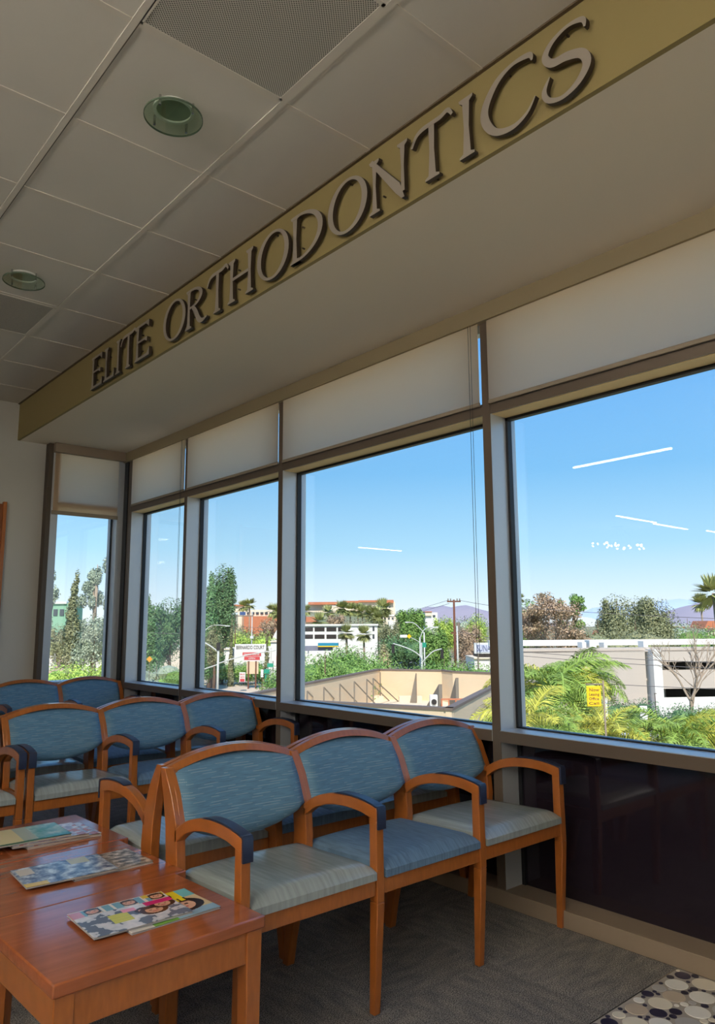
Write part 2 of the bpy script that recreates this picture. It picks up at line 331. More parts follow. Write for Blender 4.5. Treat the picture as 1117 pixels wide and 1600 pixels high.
# perforated air diffusers
def diffuser(k, label):
    r = empty('air_diffuser', (X0-T*(k+.5), Y1+TY*.5, ZC))
    tag(r, label, 'air vent')
    w, d = T/2-.012, TY/2-.012
    pbox('perforated_plate', r, -w+.002, w-.002, -d+.002, d-.002, -.006, -.003, M['perf'])
    f = MB(); f.box(-w, w, -d, -d+.012, -.008, 0); f.box(-w, w, d-.012, d, -.008, 0); f.box(-w, -w+.012, -d, d, -.008, 0); f.box(w-.012, w, -d, d, -.008, 0)
    f.build('plate_frame', M['grid'], r)
diffuser(-1, 'square perforated metal air diffuser at the top edge, right of the nearer glass disc light')
diffuser(4, 'square perforated grey air diffuser beside the farther glass disc light, at the left edge')
# glass disc downlights
def disc_light(k, label):
    r = empty('disc_light', (X0-T*(k+.5), Y1+TY*.5+.0, ZC)); tag(r, label, 'ceiling light', 'glass disc ceiling lights')
    mb = MB(); L = [(.078*cos(a*pi/16), .078*sin(a*pi/16)) for a in range(32)]; R = [(.066*cos(a*pi/16), .066*sin(a*pi/16)) for a in range(32)]
    mb.strip(L, R, -.012, -.003, 'z', True); mb.build('trim_ring', M['white'], r)
    mb = MB(); mb.tube([(0, 0, -.004), (0, 0, -.0035)], .067, 28); mb.build('lamp_lens', mk('lamp_lens', (150, 158, 138), .35), r)
    d = MB().tube([(0, 0, -.040), (0, 0, -.034)], .112, 40).build('glass_disc', M['discglass'], r); 
    e = MB(); e.strip([(.113*cos(a*pi/20), .113*sin(a*pi/20)) for a in range(40)], [(.1105*cos(a*pi/20), .1105*sin(a*pi/20)) for a in range(40)], -.0405, -.0335, 'z', True)
    e.build('disc_edge', mk('disc_edge_glass', (96, 112, 92), .15), r)
    for q in range(4):
        a = q*pi/2+.5; MB().cyl((.088*cos(a), .088*sin(a)), .005, -.044, -.002, 10).build('standoff', M['chrome'], r)
disc_light(0, 'round green glass disc ceiling light, the nearer and larger one below the diffuser')
disc_light(3, 'round green glass disc ceiling light, the smaller one at the left edge')
disc_light(-3, 'round green glass disc ceiling light behind the viewer') if False else None

# ------------------------------------------------------------------ curtain wall (main window wall)
MX = [(-6.72, -6.637), (-5.5905, -5.5451), (-4.2149, -4.1663), (-2.3805, -2.331), (-.5455, -.496), (1.2895, 1.339), (3.1245, 3.174), (4.95, 5.0)]
n = 1
for a, b in MX:
    o = sbox('trim_%d' % n, a, b, YW+.003, 3.13, ZK, ZS, M['frame'], bevel=.002); n += 1
    pbox('face_plate', o, a, b, YW, YW+.003, ZK, ZS, M['face'])
ZT0, ZT1, ZSI0, ZSI1 = 2.367, 2.426, .7395, .794
for (a0, a1), (b0, b1) in zip(MX[:-1], MX[1:]):
    w = empty('window_%d' % (MX.index((a0, a1))+2)); struct(w)
    x0, x1 = a1, b0
    pbox('sill', w, x0, x1, YW-.004, 3.13, ZSI0, ZSI1, M['frame'], .002)
    pbox('transom', w, x0, x1, YW+.004, 3.13, ZT0, ZT1, M['frame'], .002)
    pbox('transom_face', w, x0, x1, YW+.001, YW+.004, ZT0-.001, ZT1, M['face'])
    pbox('sill_face', w, x0, x1, YW-.007, YW-.004, ZSI0, ZSI1-.003, M['face'])
    pbox('lower_pane', w, x0, x1, YG+.006, YG+.012, ZSI1, ZT0, M['glass'])
    pbox('upper_pane', w, x0, x1, YG+.006, YG+.012, ZT1, ZS, M['glass'])
    pbox('spandrel_panel', w, x0, x1, YG, YG+.012, ZK, ZSI0, M['spandrel'])
    g = MB(); q = .014
    g.box(x0, x0+q, YG-.012, YG+.02, ZSI1, ZT0); g.box(x1-q, x1, YG-.012, YG+.02, ZSI1, ZT0); g.box(x0, x1, YG-.012, YG+.02, ZSI1, ZSI1+.006); g.box(x0, x1, YG-.012, YG+.02, ZT0-q-.004, ZT0)
    g.build('gasket', M['gasket'], w)
    pbox('head_bounce_glow', w, x0+.002, x1-.002, YW+.012, YG-.002, ZT0-.003, ZT0, M['bounceglow'])  # cream colour paints in the yellow bounce light under the transom
    g = MB(); g.box(x0, x0+.02, YG-.01, YG, ZK, ZSI0); g.box(x0, x1, YG-.01, YG, ZSI0-.02, ZSI0); g.build('panel_bead', M['gasket'], w)
    f = MB(); f.box(x0, x0+.05, YG+.02, 3.13, ZT1, ZS); f.box(x1-.05, x1, YG+.02, 3.13, ZT1, ZS); f.box(x0, x1, YG+.02, 3.13, ZS-.06, ZS); f.build('upper_frame', M['frame'], w)
sbox('baseboard_window', XL, XR, 2.915, 3.14, 0, ZK, M['base'], 'low painted curb under the windows', .002)
sbox('trim_20', XL+.02, XR, YW-.03, YW+.01, 2.862, ZS, M['fascia'], 'shade fascia along the window head')
# corner and the narrow window in the far wall
XF = -6.80
sbox('trim_21', XL-.05, -6.72, YW-.01, 3.13, ZK, ZS, M['gasket'])
w = empty('window_1'); struct(w)
for (y0, y1) in ((2.235, 2.30), (2.855, 2.925)):
    pbox('jamb', w, XL-.12, XF, y0, y1, ZK, ZS, M['frame'], .002)
pbox('sill', w, XL-.12, XF, 2.30, 2.855, .76, .815, M['frame'], .002); pbox('transom', w, XL-.12, XF-.005, 2.30, 2.855, ZT0, ZT1, M['frame'], .002)
pbox('lower_pane', w, XL-.03, XL-.024, 2.30, 2.855, .815, ZT0, M['glass']); pbox('upper_pane', w, XL-.03, XL-.024, 2.30, 2.855, ZT1, ZS, M['glass'])
pbox('spandrel_panel', w, XL-.05, XL-.03, 2.30, 2.855, ZK, .76, M['spandrel'])
g = MB(); g.box(XL-.035, XL-.015, 2.30, 2.308, .815, ZT0); g.box(XL-.035, XL-.015, 2.843, 2.855, .815, ZT0); g.build('gasket', M['gasket'], w)
sbox('trim_22', XL, XF+.002, 2.195, 2.235, 0, ZS, mk('bronze_edge', (92, 80, 68), .5, metal=.3))
# brown wooden panel on the far wall
wp = empty('wooden_panel', (XL, 1.88, 0)); tag(wp, 'brown wooden panel on the far wall at the left edge of the picture', 'wall panel')
pbox('board', wp, .002, .03, -.90, -.03, 1.0, 2.36, M['panelwood']); pbox('edge_strip', wp, .002, .04, -.03, 0, .98, 2.38, M['wood'], .002)

# ------------------------------------------------------------------ roller shades
def shade_fabric():
    m = bpy.data.materials.new('shade_cloth'); m.use_nodes = True; n = m.node_tree.nodes; l = m.node_tree.links; n.clear()
    o = n.new('ShaderNodeOutputMaterial'); d = n.new('ShaderNodeBsdfDiffuse'); t = n.new('ShaderNodeBsdfTranslucent'); x = n.new('ShaderNodeMixShader')
    d.inputs[0].default_value = srgb(206, 192, 166); t.inputs[0].default_value = srgb(252, 236, 218); x.inputs[0].default_value = .78
    l.new(d.outputs[0], x.inputs[1]); l.new(t.outputs[0], x.inputs[2]); l.new(x.outputs[0], o.inputs[0]); return m
M['shade'] = shade_fabric()
def shade(x0, x1, label, chain=None):
    r = empty('roller_shade', ((x0+x1)/2, YW-.014, ZS)); tag(r, label, 'roller shade', 'roller shades across the window tops')
    hw = (x1-x0)/2
    pbox('shade_cloth', r, -hw, hw, 0, .0015, 2.432-ZS, -.015, M['shade'])
    pbox('hem_bar', r, -hw, hw, -.005, .007, 2.414-ZS, 2.434-ZS, M['hem'], .002)
    if chain:
        xx, zb = chain; mb = MB(); xx -= (x0+x1)/2
        mb.tube([(xx, -.012, -.02), (xx, -.012, zb-ZS+.02), (xx+.005, -.012, zb-ZS), (xx+.011, -.012, zb-ZS), (xx+.016, -.012, zb-ZS+.02), (xx+.016, -.012, -.02)], .0013, 6)
        mb.build('pull_chain', M['chain'], r)
shade(-6.62, -5.578, 'beige roller shade over the narrowest bay, next to the corner', (-5.625, 1.25))
shade(-5.53, -4.205, 'beige roller shade second from the corner')
shade(-4.147, -2.385, 'beige roller shade third from the corner, over the low tan rooftop', (-2.44, 1.14))
shade(-2.325, -.555, 'beige roller shade rightmost in view, over the palm tops')
shade(-.485, 1.28, 'beige roller shade beyond the right edge of the picture'); 
shade(1.35, 3.115, 'beige roller shade farthest to the right, out of the picture')
r = empty('roller_shade', (XF+.012, 2.575, ZS)); tag(r, 'beige roller shade with a lower hem on the narrow far window', 'roller shade', 'roller shades across the window tops')
pbox('cassette', r, -.01, .05, -.345, .345, -.085, 0, M['base'], .002); pbox('shade_cloth', r, 0, .0015, -.325, .275, 2.325-ZS, -.08, M['shade']); pbox('hem_bar', r, -.005, .009, -.335, .28, 2.300-ZS, 2.334-ZS, M['hem'], .002)

# ------------------------------------------------------------------ sign letters on the soffit face
LH = .235
def ribbon(mb, pts, wid, n=6, squash=1.):
    P = smooth_pts([p+(w,) for p, w in zip(pts, wid)], n); L = []; R = []
    for i, p in enumerate(P):
        a = P[max(i-1, 0)]; b = P[min(i+1, len(P)-1)]; dx, dy = b[0]-a[0], b[1]-a[1]; q = math.hypot(dx, dy) or 1
        L.append((p[0]-dy/q*p[2]/2, p[1]+dx/q*p[2]/2)); R.append((p[0]+dy/q*p[2]/2, p[1]-dx/q*p[2]/2))
    mb.append((L, R, False))
def stem(mb, x, w=.15, y0=0., y1=1., top=True, bot=True, flare=.09, slant=0.):
    L = []; R = []
    prof = []
    if bot: prof += [(y0, w/2+flare), (y0+.035, w/2+flare), (y0+.07, w/2+.015)]
    else: prof += [(y0, w/2)]
    prof += [((y0+y1)/2, w/2-.012)]
    if top: prof += [(y1-.09, w/2+.01), (y1-.045, w/2+flare*.8), (y1, w/2+flare*.9)]
    else: prof += [(y1, w/2)]
    for y, h in prof: L.append((x-h+slant*y, y)); R.append((x+h+slant*y, y))
    mb.append((L, R, False))
def bar(mb, x0, x1, y, t=.07, drop0=0., drop1=0.):
    # horizontal arm with a flaring serif end
    L = [(x0, y+t/2), (x0+(x1-x0)*.8, y+t/2+.0), (x1, y+t/2+max(0, drop1*-.3))]; R = [(x0, y-t/2), (x0+(x1-x0)*.75, y-t/2), (x1, y-t/2-drop1)]
    if drop1 < 0: L[-1] = (x1, y+t/2-drop1); R[-1] = (x1, y-t/2)
    mb.append((L, R, False))
def ring(mb, cx, cy, rx, ry, t, th, tilt=0., a0=0., a1=2*pi, n=40):
    L = []; R = []; closed = abs(a1-a0-2*pi) < 1e-6
    for i in range(n if closed else n+1):
        a = a0+(a1-a0)*i/n; L.append((cx+rx*cos(a), cy+ry*sin(a)))
        b = a; R.append((cx+(rx-t)*cos(b)+tilt*sin(b), cy+(ry-th)*sin(b)))
    mb.append((L, R, closed))
def glyph(ch, w):
    g = []    # coordinates: x from 0..w, y 0..1 (units of cap height)
    if ch == 'O': ring(g, w/2, .5, w/2, .53, .15, .06, .03)
    elif ch == 'I': stem(g, w/2, .122)
    elif ch == 'L': stem(g, .19, .122); bar(g, .15, w, .04, .075, 0, -.18)
    elif ch == 'E': stem(g, .19, .122); bar(g, .15, w, .04, .075, 0, -.15); bar(g, .15, w*.84, .52, .06, 0, .07); bar(g, .15, w*.95, .965, .07, 0, .13)
    elif ch == 'T':
        stem(g, w/2, .13, top=False); ribbon(g, [(0.0, .74), (.1, .9), (.24, .96), (w/2, .965), (w*.72, .965), (w*.9, 1.0), (w, .88)], [.05, .075, .085, .08, .085, .08, .05])
    elif ch == 'H': stem(g, .17, .122); stem(g, w-.17, .122); bar(g, .2, w-.2, .53, .07)
    elif ch == 'D':
        stem(g, .19, .122, top=True, bot=True); ring(g, .30, .5, w-.30, .5, .15, .06, 0., -pi/2, pi/2, 24); bar(g, .1, .34, .965, .07); bar(g, .1, .34, .035, .07)
    elif ch == 'R':
        stem(g, .19, .122, top=True); ring(g, .30, .745, w*.78-.30, .255, .14, .06, 0., -pi/2, pi/2, 18); bar(g, .1, .34, .97, .06); bar(g, .2, .34, .52, .06)
        ribbon(g, [(.38, .53), (.55, .34), (.70, .12), (.86, .03), (w, .06)], [.10, .15, .15, .10, .03])
    elif ch == 'N':
        stem(g, .16, .09); stem(g, w-.13, .09, y0=.1, bot=False); g.append(([(.02, 1.0), (.12, 1.03), (w-.2, .28), (w-.09, -.02)], [(.1, .93), (.16, .84), (w-.3, .13), (w-.16, -.02)], False))
    elif ch == 'C':
        ribbon(g, [(w-.03, .86), (w-.08, .97), (w*.62, 1.0), (w*.33, .88), (w*.12, .6), (w*.12, .35), (w*.30, .1), (w*.60, .015), (w*.85, .1), (w, .28)], [.03, .09, .065, .11, .145, .15, .11, .08, .05, .02])
    elif ch == 'S':
        ribbon(g, [(w*.9, .82), (w*.86, .95), (w*.58, 1.0), (w*.28, .92), (w*.13, .76), (w*.26, .60), (w*.55, .56), (w*.82, .46), (w*.90, .27), (w*.72, .08), (w*.42, 0.0), (w*.16, .08), (w*.08, .24), (w*.2, .42)], [.03, .08, .055, .08, .11, .12, .13, .13, .13, .10, .065, .08, .08, .02])
    return g
LET = [('E', -5.119, -4.905), ('L', -4.885, -4.70), ('I', -4.693, -4.59), ('T', -4.600, -4.362), ('E', -4.385, -4.165), ('O', -3.98, -3.70), ('R', -3.706, -3.449), ('T', -3.455, -3.235), ('H', -3.238, -2.985), ('O', -2.955, -2.684), ('D', -2.68, -2.424), ('O', -2.388, -2.125), ('N', -2.118, -1.884), ('T', -1.862, -1.651), ('I', -1.637, -1.532), ('C', -1.524, -1.287), ('S', -1.268, -1.075)]
which = ['first letter E of ELITE, farthest left', 'letter L of ELITE', 'letter I of ELITE', 'letter T of ELITE', 'last letter E of ELITE', 'letter O that begins ORTHODONTICS', 'letter R of ORTHODONTICS', 'letter T right after the R of ORTHODONTICS', 'letter H of ORTHODONTICS', 'letter O between H and D of ORTHODONTICS', 'letter D of ORTHODONTICS', 'letter O between D and N of ORTHODONTICS', 'letter N of ORTHODONTICS', 'letter T right after the N of ORTHODONTICS', 'letter I of ORTHODONTICS', 'letter C of ORTHODONTICS', 'letter S that ends ORTHODONTICS, nearest the viewer']
for (ch, x0, x1), wh in zip(LET, which):
    w = (x1-x0)/LH; r = empty('sign_letter', (x0, YSF, 2.967)); tag(r, 'grey metal '+wh, 'sign letter', 'letters of the sign on the soffit')
    mb = MB()
    for k, (L, R, cl) in enumerate(glyph(ch, w)):
        e = .0004*k
        mb.strip([(p[0]*LH, p[1]*LH) for p in L], [(p[0]*LH, p[1]*LH) for p in R], -.034-e, -.014, 'y', cl, 0, 1)
    mb.build('letter_face', [M['letter'], M['letterside']], r, fix=False)
    for px, pz in ((w*.3, .3), (w*.3, .75)) if ch in 'ELRDHNI' else ((w*.5, .03), (w*.5, .965)):
        MB().tube([(px*LH, -.014, pz*LH), (px*LH, 0, pz*LH)], .004, 8).build('mounting_pin', M['letterside'], r)

# ------------------------------------------------------------------ room lamps and added fill lamps
def pendant(x, y, L, rz, label, z=3.2, tube='tube', h=.012):
    r = empty('linear_pendant', (x, y, z), rz); tag(r, label, 'ceiling light', 'linear pendant lamps deeper in the room')
    pbox('lamp_body', r, -L/2, L/2, -.03, .03, *((.012, .06) if tube == 'tube' else (-.075, -.045)), M['lampbody']); pbox('lamp_tube', r, -L/2+.01, L/2-.01, *((-.017, .017, -.004, .012) if tube == 'tube' else (-.024, .024, -h*3+.024, .012)), M[tube])
    for s in (-.35, .35): MB().cyl((s*L, 0), .003, .06, ZC-z-.006, 6).build('hanging_rod', M['chrome'], r)
pendant(-4.39, -1.74, 1.3, 0.05, 'linear pendant lamp nearest the windows, seen reflected in the glass')
pendant(-6.9, -6.72, 1.45, pi/2, 'linear pendant lamp first in the rear line'); pendant(-7.0, -8.25, 1.4, pi/2, 'linear pendant lamp second in the rear line')
pendant(-6.85, -10.2, 1.4, pi/2, 'linear pendant lamp last in the rear line'); pendant(-13.9, -6.7, 1.5, pi/2, 'linear pendant lamp in the far rear area')
for k_, (x_, y_) in enumerate(((-1.9, -1.6), (.3, -1.6), (2.5, -1.6), (-1.9, -3.2), (.3, -3.2), (2.5, -3.2))):  # uplights added out of view as fill for ceiling and walls
    pendant(x_, y_, 1.3, 0, 'unseen linear fill lamp added behind the viewer, %s' % ('front left', 'front middle', 'front right', 'rear left', 'rear middle', 'rear right')[k_], 2.75, 'filltube', .022)
def chandelier(x, y, z):
    r = empty('globe_chandelier', (x, y, z)); tag(r, 'cluster chandelier of small glass globes deep in the room', 'ceiling light')
    rr = random.Random(2); MB().cyl((0, 0), .12, ZC-z-.03, ZC-z-.006, 16).build('canopy', M['chrome'], r)
    gm = mk('glowing_globe', (255, 244, 220), .4, emit=26)
    for k in range(26):
        a, q = rr.uniform(-.8, .8), rr.uniform(-.15, .15); h = rr.uniform(-.06, .06)
        MB().ball((a*.3, -a*.8+q, h), .019, 8).build('globe', gm, r); MB().tube([(a*.3, -a*.8+q, h+.02), (a*.04, -a*.1, ZC-z-.03)], .0015, 4).build('globe_cord', M['chain'], r)
chandelier(-8.0, -7.95, 2.88)
tk = 0
for x in (-.6, 2.2):  # glowing panels added out of view, only to brighten the room
    for y in (-1.5, -3.3, -6.0):
        tk += 1; r = empty('fill_panel_light', (x, y, ZC)); tag(r, 'unseen fill panel added behind the viewer, row %s' % ('one', 'two', 'three', 'four', 'five', 'six')[tk-1], 'ceiling light', 'fill panels added behind the viewer')
        pbox('frame', r, -.31, .31, -.31, .31, -.012, -.006, M['white']); pbox('glowing_fill_panel', r, -.28, .28, -.28, .28, -.016, -.012, M['panel'])

# ------------------------------------------------------------------ benches of three joined seats
PY = .5445
def leg_front_mesh():
    return MB().hexa([(-.050, -.014, 0), (-.024, -.014, 0), (-.024, .014, 0), (-.050, .014, 0)], [(-.040, -.017, .36), (0, -.017, .36), (0, .017, .36), (-.040, .017, .36)]).hexa(
        [(-.040, -.017, .36), (0, -.017, .36), (0, .017, .36), (-.040, .017, .36)], [(-.040, -.017, .64), (-.004, -.017, .64), (-.004, .017, .64), (-.040, .017, .64)]).mesh('front_leg', M['wood'])
REAR = [(0, -.553, -.520), (.1, -.543, -.500), (.2, -.528, -.474), (.31, -.508, -.440), (.42, -.490, -.410), (.5, -.484, -.402), (.62, -.495, -.414), (.72, -.520, -.456), (.802, -.546, -.510)]
def leg_rear_mesh():
    mb = MB(); mb.strip([(a, z) for z, a, b in REAR], [(b, z) for z, a, b in REAR], -.0175, .0175, 'y'); return mb.mesh('rear_leg', M['wood'])
ARMT = smooth_pts([(-.425, .612), (-.36, .650), (-.28, .676), (-.19, .687), (-.10, .686), (-.03, .676), (-.002, .668)], 4)
ARMB = smooth_pts([(-.425, .566), (-.36, .610), (-.28, .636), (-.19, .647), (-.10, .645), (-.05, .636), (-.002, .625)], 4)
def arm_mesh():
    mb = MB(); mb.strip(ARMT, ARMB, -.0175, .0175, 'y'); return mb.mesh('arm', M['wood'])
def cap_mesh():
    t = [p for p in ARMT if p[0] > -.25]
    U = [(x, z+.007*min(1, (x+.25)/.05+.1)) for x, z in t[:-1]]+[(.003, .677), (.009, .667), (.0095, .600)]
    Lo = [(x, z+.0005) for x, z in t[:-1]]+[(-.002, .6705), (.0008, .664), (.0008, .600)]
    mb = MB(); mb.strip(U, Lo, -.0185, .0185, 'y'); return mb.mesh('arm_cap', M['cap'])
def arch(y, base=.802, rise=.052): return base+rise*(1-(2*y/PY)**2) if True else 0
def frame_mesh(lo, hi):
    # back frame of one seat: arched top rail and the two half stiles, all leaning back
    mb = MB(); N = 16
    xf = lambda z: -.492-(z-.802)*.35 if z > .72 else -.452+(.72-z)*.30      # front face line
    def bow(y): return 0
    ys = [-PY/2+PY*i/N for i in range(N+1)]
    w = .017
    top = [arch(y) for y in ys]; bot = [arch(y, .776, .052) for y in ys]
    vs = []
    for y, a, b in zip(ys, top, bot):
        xa = -.546-(a-.802)*.2; xb = xa+.028; vs += [(xa, y, a), (xa+.026, y, a), (xb+.012, y, b), (xb-.018, y, b)]
    fs = []
    for i in range(N):
        for k in range(4): fs.append((i*4+k, (i+1)*4+k, (i+1)*4+(k+1) % 4, i*4+(k+1) % 4))
    fs += [(3, 2, 1, 0), tuple(N*4+k for k in range(4))]
    mb.add(vs, fs)
    for s in (-1, 1):
        y0 = s*PY/2; y1 = s*(PY/2-(.034 if (s < 0 and lo) or (s > 0 and hi) else .020)); ST = [(.60, 0, -.4125)]+REAR[6:-1]+[(.788, 0, -.5025)]
        mb.strip([(b-.028, z) for z, a, b in ST], [(b+.0008, z) for z, a, b in ST], min(y0, y1), max(y0, y1), 'y')
    return mb.mesh('back_frame', M['wood'])
def panel_grid(mesh_name, mat, fx, fz, ny, nz, thick_fn):
    pass
def back_cushion_mesh(mat):
    mb = MB(); NY, NZ = 16, 12; hw = PY/2-.019
    vs = []; 
    for side in (0, 1):
        for j in range(NZ+1):
            for i in range(NY+1):
                y = -hw+2*hw*i/NY; q = 1-(y/hw)**2
                z0 = .622-.072*(q**.75); z1 = arch(y, .776, .052)+.001
                z = z0+(z1-z0)*j/NZ
                # front line of the posts, interpolated
                for (za, aa, ba), (zb, ab, bb) in zip(REAR[4:], REAR[5:]):
                    if z <= zb or zb == REAR[-1][0]: t = (z-za)/(zb-za); xb = ba+(bb-ba)*t; break
                xb -= .02*q       # seat back is hollowed
                e = min(1, min(i, NY-i)/1.1)**.4*min(1, min(j, NZ-j)/1.1)**.4
                vs.append((xb+(.002+.018*e if side else -.03-.004*e), y, z))
    o = (NY+1)*(NZ+1); fs = []
    for j in range(NZ):
        for i in range(NY):
            a = j*(NY+1)+i; fs.append((a, a+NY+1, a+NY+2, a+1)); fs.append((o+a, o+a+1, o+a+NY+2, o+a+NY+1))
    ring_ = [i for i in range(NY+1)]+[j*(NY+1)+NY for j in range(1, NZ+1)]+[NZ*(NY+1)+i for i in range(NY-1, -1, -1)]+[j*(NY+1) for j in range(NZ-1, 0, -1)]
    for a, b in zip(ring_, ring_[1:]+ring_[:1]): fs.append((a, b, b+o, a+o))
    mb.add(vs, fs); return mb.mesh('back_cushion', mat, True)
def seat_mesh(mat):
    mb = MB(); NY, NX = 18, 16; hw = PY/2-.022; x0, x1 = -.44, .004
    vs = []
    for i in range(NX+1):
        for j in range(NY+1):
            u = i/NX; v = j/NY; x = x0+(x1-x0)*u; y = -hw+2*hw*v
            dx = (x1-x)/.06; dy = min(y+hw, hw-y)/.035; db = (x-x0)/.05
            rnd = lambda t: 1 if t >= 1 else math.sqrt(max(0, 1-(1-t)**2))
            z = .462+.029*min(rnd(dx), 1)*(.5+.5*rnd(dy))*(.7+.3*rnd(db))+.007*(1-(y/hw)**2)*rnd(dx)-.012*(1-u)
            vs.append((x-(.012*(1-rnd(dx)) if 0 else 0), y, z))
    fs = [(i*(NY+1)+j, (i+1)*(NY+1)+j, (i+1)*(NY+1)+j+1, i*(NY+1)+j+1) for i in range(NX) for j in range(NY)]
    o = len(vs); rg = [j for j in range(NY+1)]+[i*(NY+1)+NY for i in range(1, NX+1)]+[NX*(NY+1)+j for j in range(NY-1, -1, -1)]+[i*(NY+1) for i in range(NX-1, 0, -1)]
    for k in rg: vs.append((vs[k][0], vs[k][1], .438))
    n = len(rg); 
    for k in range(n): a, b = rg[k], rg[(k+1) % n]; fs.append((a, o+k, o+(k+1) % n, b))
    fs.append(tuple(range(o, o+n))); mb.add(vs, fs); me = mb.mesh('seat', mat, True); me.set_sharp_from_angle(angle=radians(60)); return me
ME = dict(fl=leg_front_mesh(), rl=leg_rear_mesh(), arm=arm_mesh(), cap=cap_mesh(), bc=back_cushion_mesh(M['back']), sv=seat_mesh(M['vinyl']), sb=seat_mesh(M['bluefab']))
for k in ME: 
    bm = bmesh.new(); bm.from_mesh(ME[k]); bmesh.ops.recalc_face_normals(bm, faces=bm.faces); bm.to_mesh(ME[k]); bm.free()
FR = {}
def bench(x, y, flip, n, seats, label, caps=True):
    r = empty('joined_bench', (x, y+(n*PY if flip else 0), 0), pi if flip else 0.); tag(r, label, 'bench', 'rows of joined waiting room chairs')
    if flip: seats = seats[::-1]
    for k in range(n+1):
        yy = k*PY
        link('front_leg', ME['fl'], r, .003, (0, yy, 0)); link('rear_leg', ME['rl'], r, .003, (0, yy, 0))
        a = link('arm', ME['arm'], r, .003, (0, yy, 0)); c = link('arm_cap', ME['cap'], a, .003); c['label'] = 'navy plastic arm cap'
    for k in range(n):
        yc = (k+.5)*PY; key = (k == 0, k == n-1)
        if key not in FR:
            FR[key] = frame_mesh(*key); bm = bmesh.new(); bm.from_mesh(FR[key]); bmesh.ops.recalc_face_normals(bm, faces=bm.faces); bm.to_mesh(FR[key]); bm.free()
        link('back_frame', FR[key], r, .002, (0, yc, 0)); link('back_cushion', ME['bc'], r, 0, (0, yc, 0))
        s = link('seat', ME['sb' if seats[k] == 'b' else 'sv'], r, 0, (0, yc, 0)); s['label'] = 'blue fabric seat' if seats[k] == 'b' else 'striped grey green vinyl seat'
        m = MB(); m.box(-.034, -.006, -PY/2+.02, PY/2-.02, .385, .437); m.build('front_rail', M['wood'], r, bevel=.002).location = (0, yc, 0)
        m = MB(); m.box(-.44, -.415, -PY/2+.02, PY/2-.02, .385, .437); m.build('rear_rail', M['wood'], r, bevel=.002).location = (0, yc, 0)
    for k in range(n+1):
        m = MB(); m.box(-.42, -.04, -.012, .012, .39, .437); m.build('side_rail', M['wood'], r, bevel=.002).location = (0, k*PY, 0)
bench(-1.992, 1.282, False, 3, 'vbv', 'nearest bench of three joined chairs with blue backs, middle seat blue, ending at the curb')
bench(-3.112, 1.300, True, 3, 'vbv', 'bench back to back with the nearest one, facing the far wall')
bench(-3.985, 1.292, False, 3, 'vbv', 'middle bench of three joined chairs facing the viewer, beyond the magazine tables')
bench(-5.105, 1.300, True, 3, 'vbv', 'bench back to back with the middle one, mostly hidden behind it')
bench(-3.985, 1.292-3*PY-.048, False, 3, 'vbv', 'bench of joined chairs cut by the left edge, next to the middle bench')
bench(-6.20, 2.905-3*PY, False, 3, 'vvb', 'farthest bench of joined chairs against the far wall under the narrow window')

# ------------------------------------------------------------------ low tables
def table(x, y, rz, label, first=False):
    r = empty('low_table', (x, y, 0), rz); tag(r, label, 'table', 'low wooden tables pushed together')
    hx, hy, h = .2465, .2945, .5
    pbox('table_top', r, -hx, hx, -hy, hy, h-.032, h, M['table'], .004)
    t = .02
    for s in (-1, 1):
        pbox('apron', r, s*(hx-.012), s*(hx-.012-t), -hy+.05, hy-.05, h-.115, h-.032, M['wood'], .002)
        pbox('apron', r, -hx+.05, hx-.05, s*(hy-.012), s*(hy-.012-t), h-.115, h-.032, M['wood'], .002)
    for sx in (-1, 1):
        for sy in (-1, 1):
            cx, cy = sx*(hx-.006-.025), sy*(hy-.006-.025)
            MB().hexa([(cx-.02, cy-.02, 0), (cx+.02, cy-.02, 0), (cx+.02, cy+.02, 0), (cx-.02, cy+.02, 0)], [(cx-.025, cy-.025, h-.032), (cx+.025, cy-.025, h-.032), (cx+.025, cy+.025, h-.032), (cx-.025, cy+.025, h-.032)]).build('table_leg', M['wood'], r, bevel=.003)
RZ = .040
table(-2.079, .948, RZ, 'nearest low wooden table, holding the celebrity magazines')
table(-2.574, .968, RZ, 'middle low wooden table, holding two pale blue magazines')
table(-3.069, .988, RZ, 'farthest low wooden table, holding the thick magazine pile')

# ------------------------------------------------------------------ magazines: covers are flat print painted on a fine grid
import colorsys
def cover_mesh(w, l, paint, nx=100, ny=136):
    me = bpy.data.meshes.new('cover'); vs = [(w*i/nx-w/2, l*j/ny-l/2, .0012*sin(i*.048)*sin(j*.04)) for j in range(ny+1) for i in range(nx+1)]
    fs = [(j*(nx+1)+i, j*(nx+1)+i+1, (j+1)*(nx+1)+i+1, (j+1)*(nx+1)+i) for j in range(ny) for i in range(nx)]
    me.from_pydata(vs, [], fs); ca = me.color_attributes.new('print', 'FLOAT_COLOR', 'CORNER'); data = []
    for j in range(ny):
        for i in range(nx):
            c = srgb(*paint((i+.5)/nx, (j+.5)/ny)); data += list(c)*4
    ca.data.foreach_set('color', data); me.polygons.foreach_set('use_smooth', [True]*len(fs)); return me
pr = bpy.data.materials.new('glossy_print'); pr.use_nodes = True; n_ = pr.node_tree.nodes; at_ = n_.new('ShaderNodeVertexColor'); at_.layer_name = 'print'
pr.node_tree.links.new(at_.outputs[0], n_['Principled BSDF'].inputs['Base Color']); n_['Principled BSDF'].inputs['Roughness'].default_value = .22
from mathutils import noise as NO
def nz(u, v, s=0):
    return max(0, min(1, .5+.9*NO.noise(Vector((u*5+s*7, v*6, s)))+.35*NO.noise(Vector((u*16, v*22+s, s*3)))))
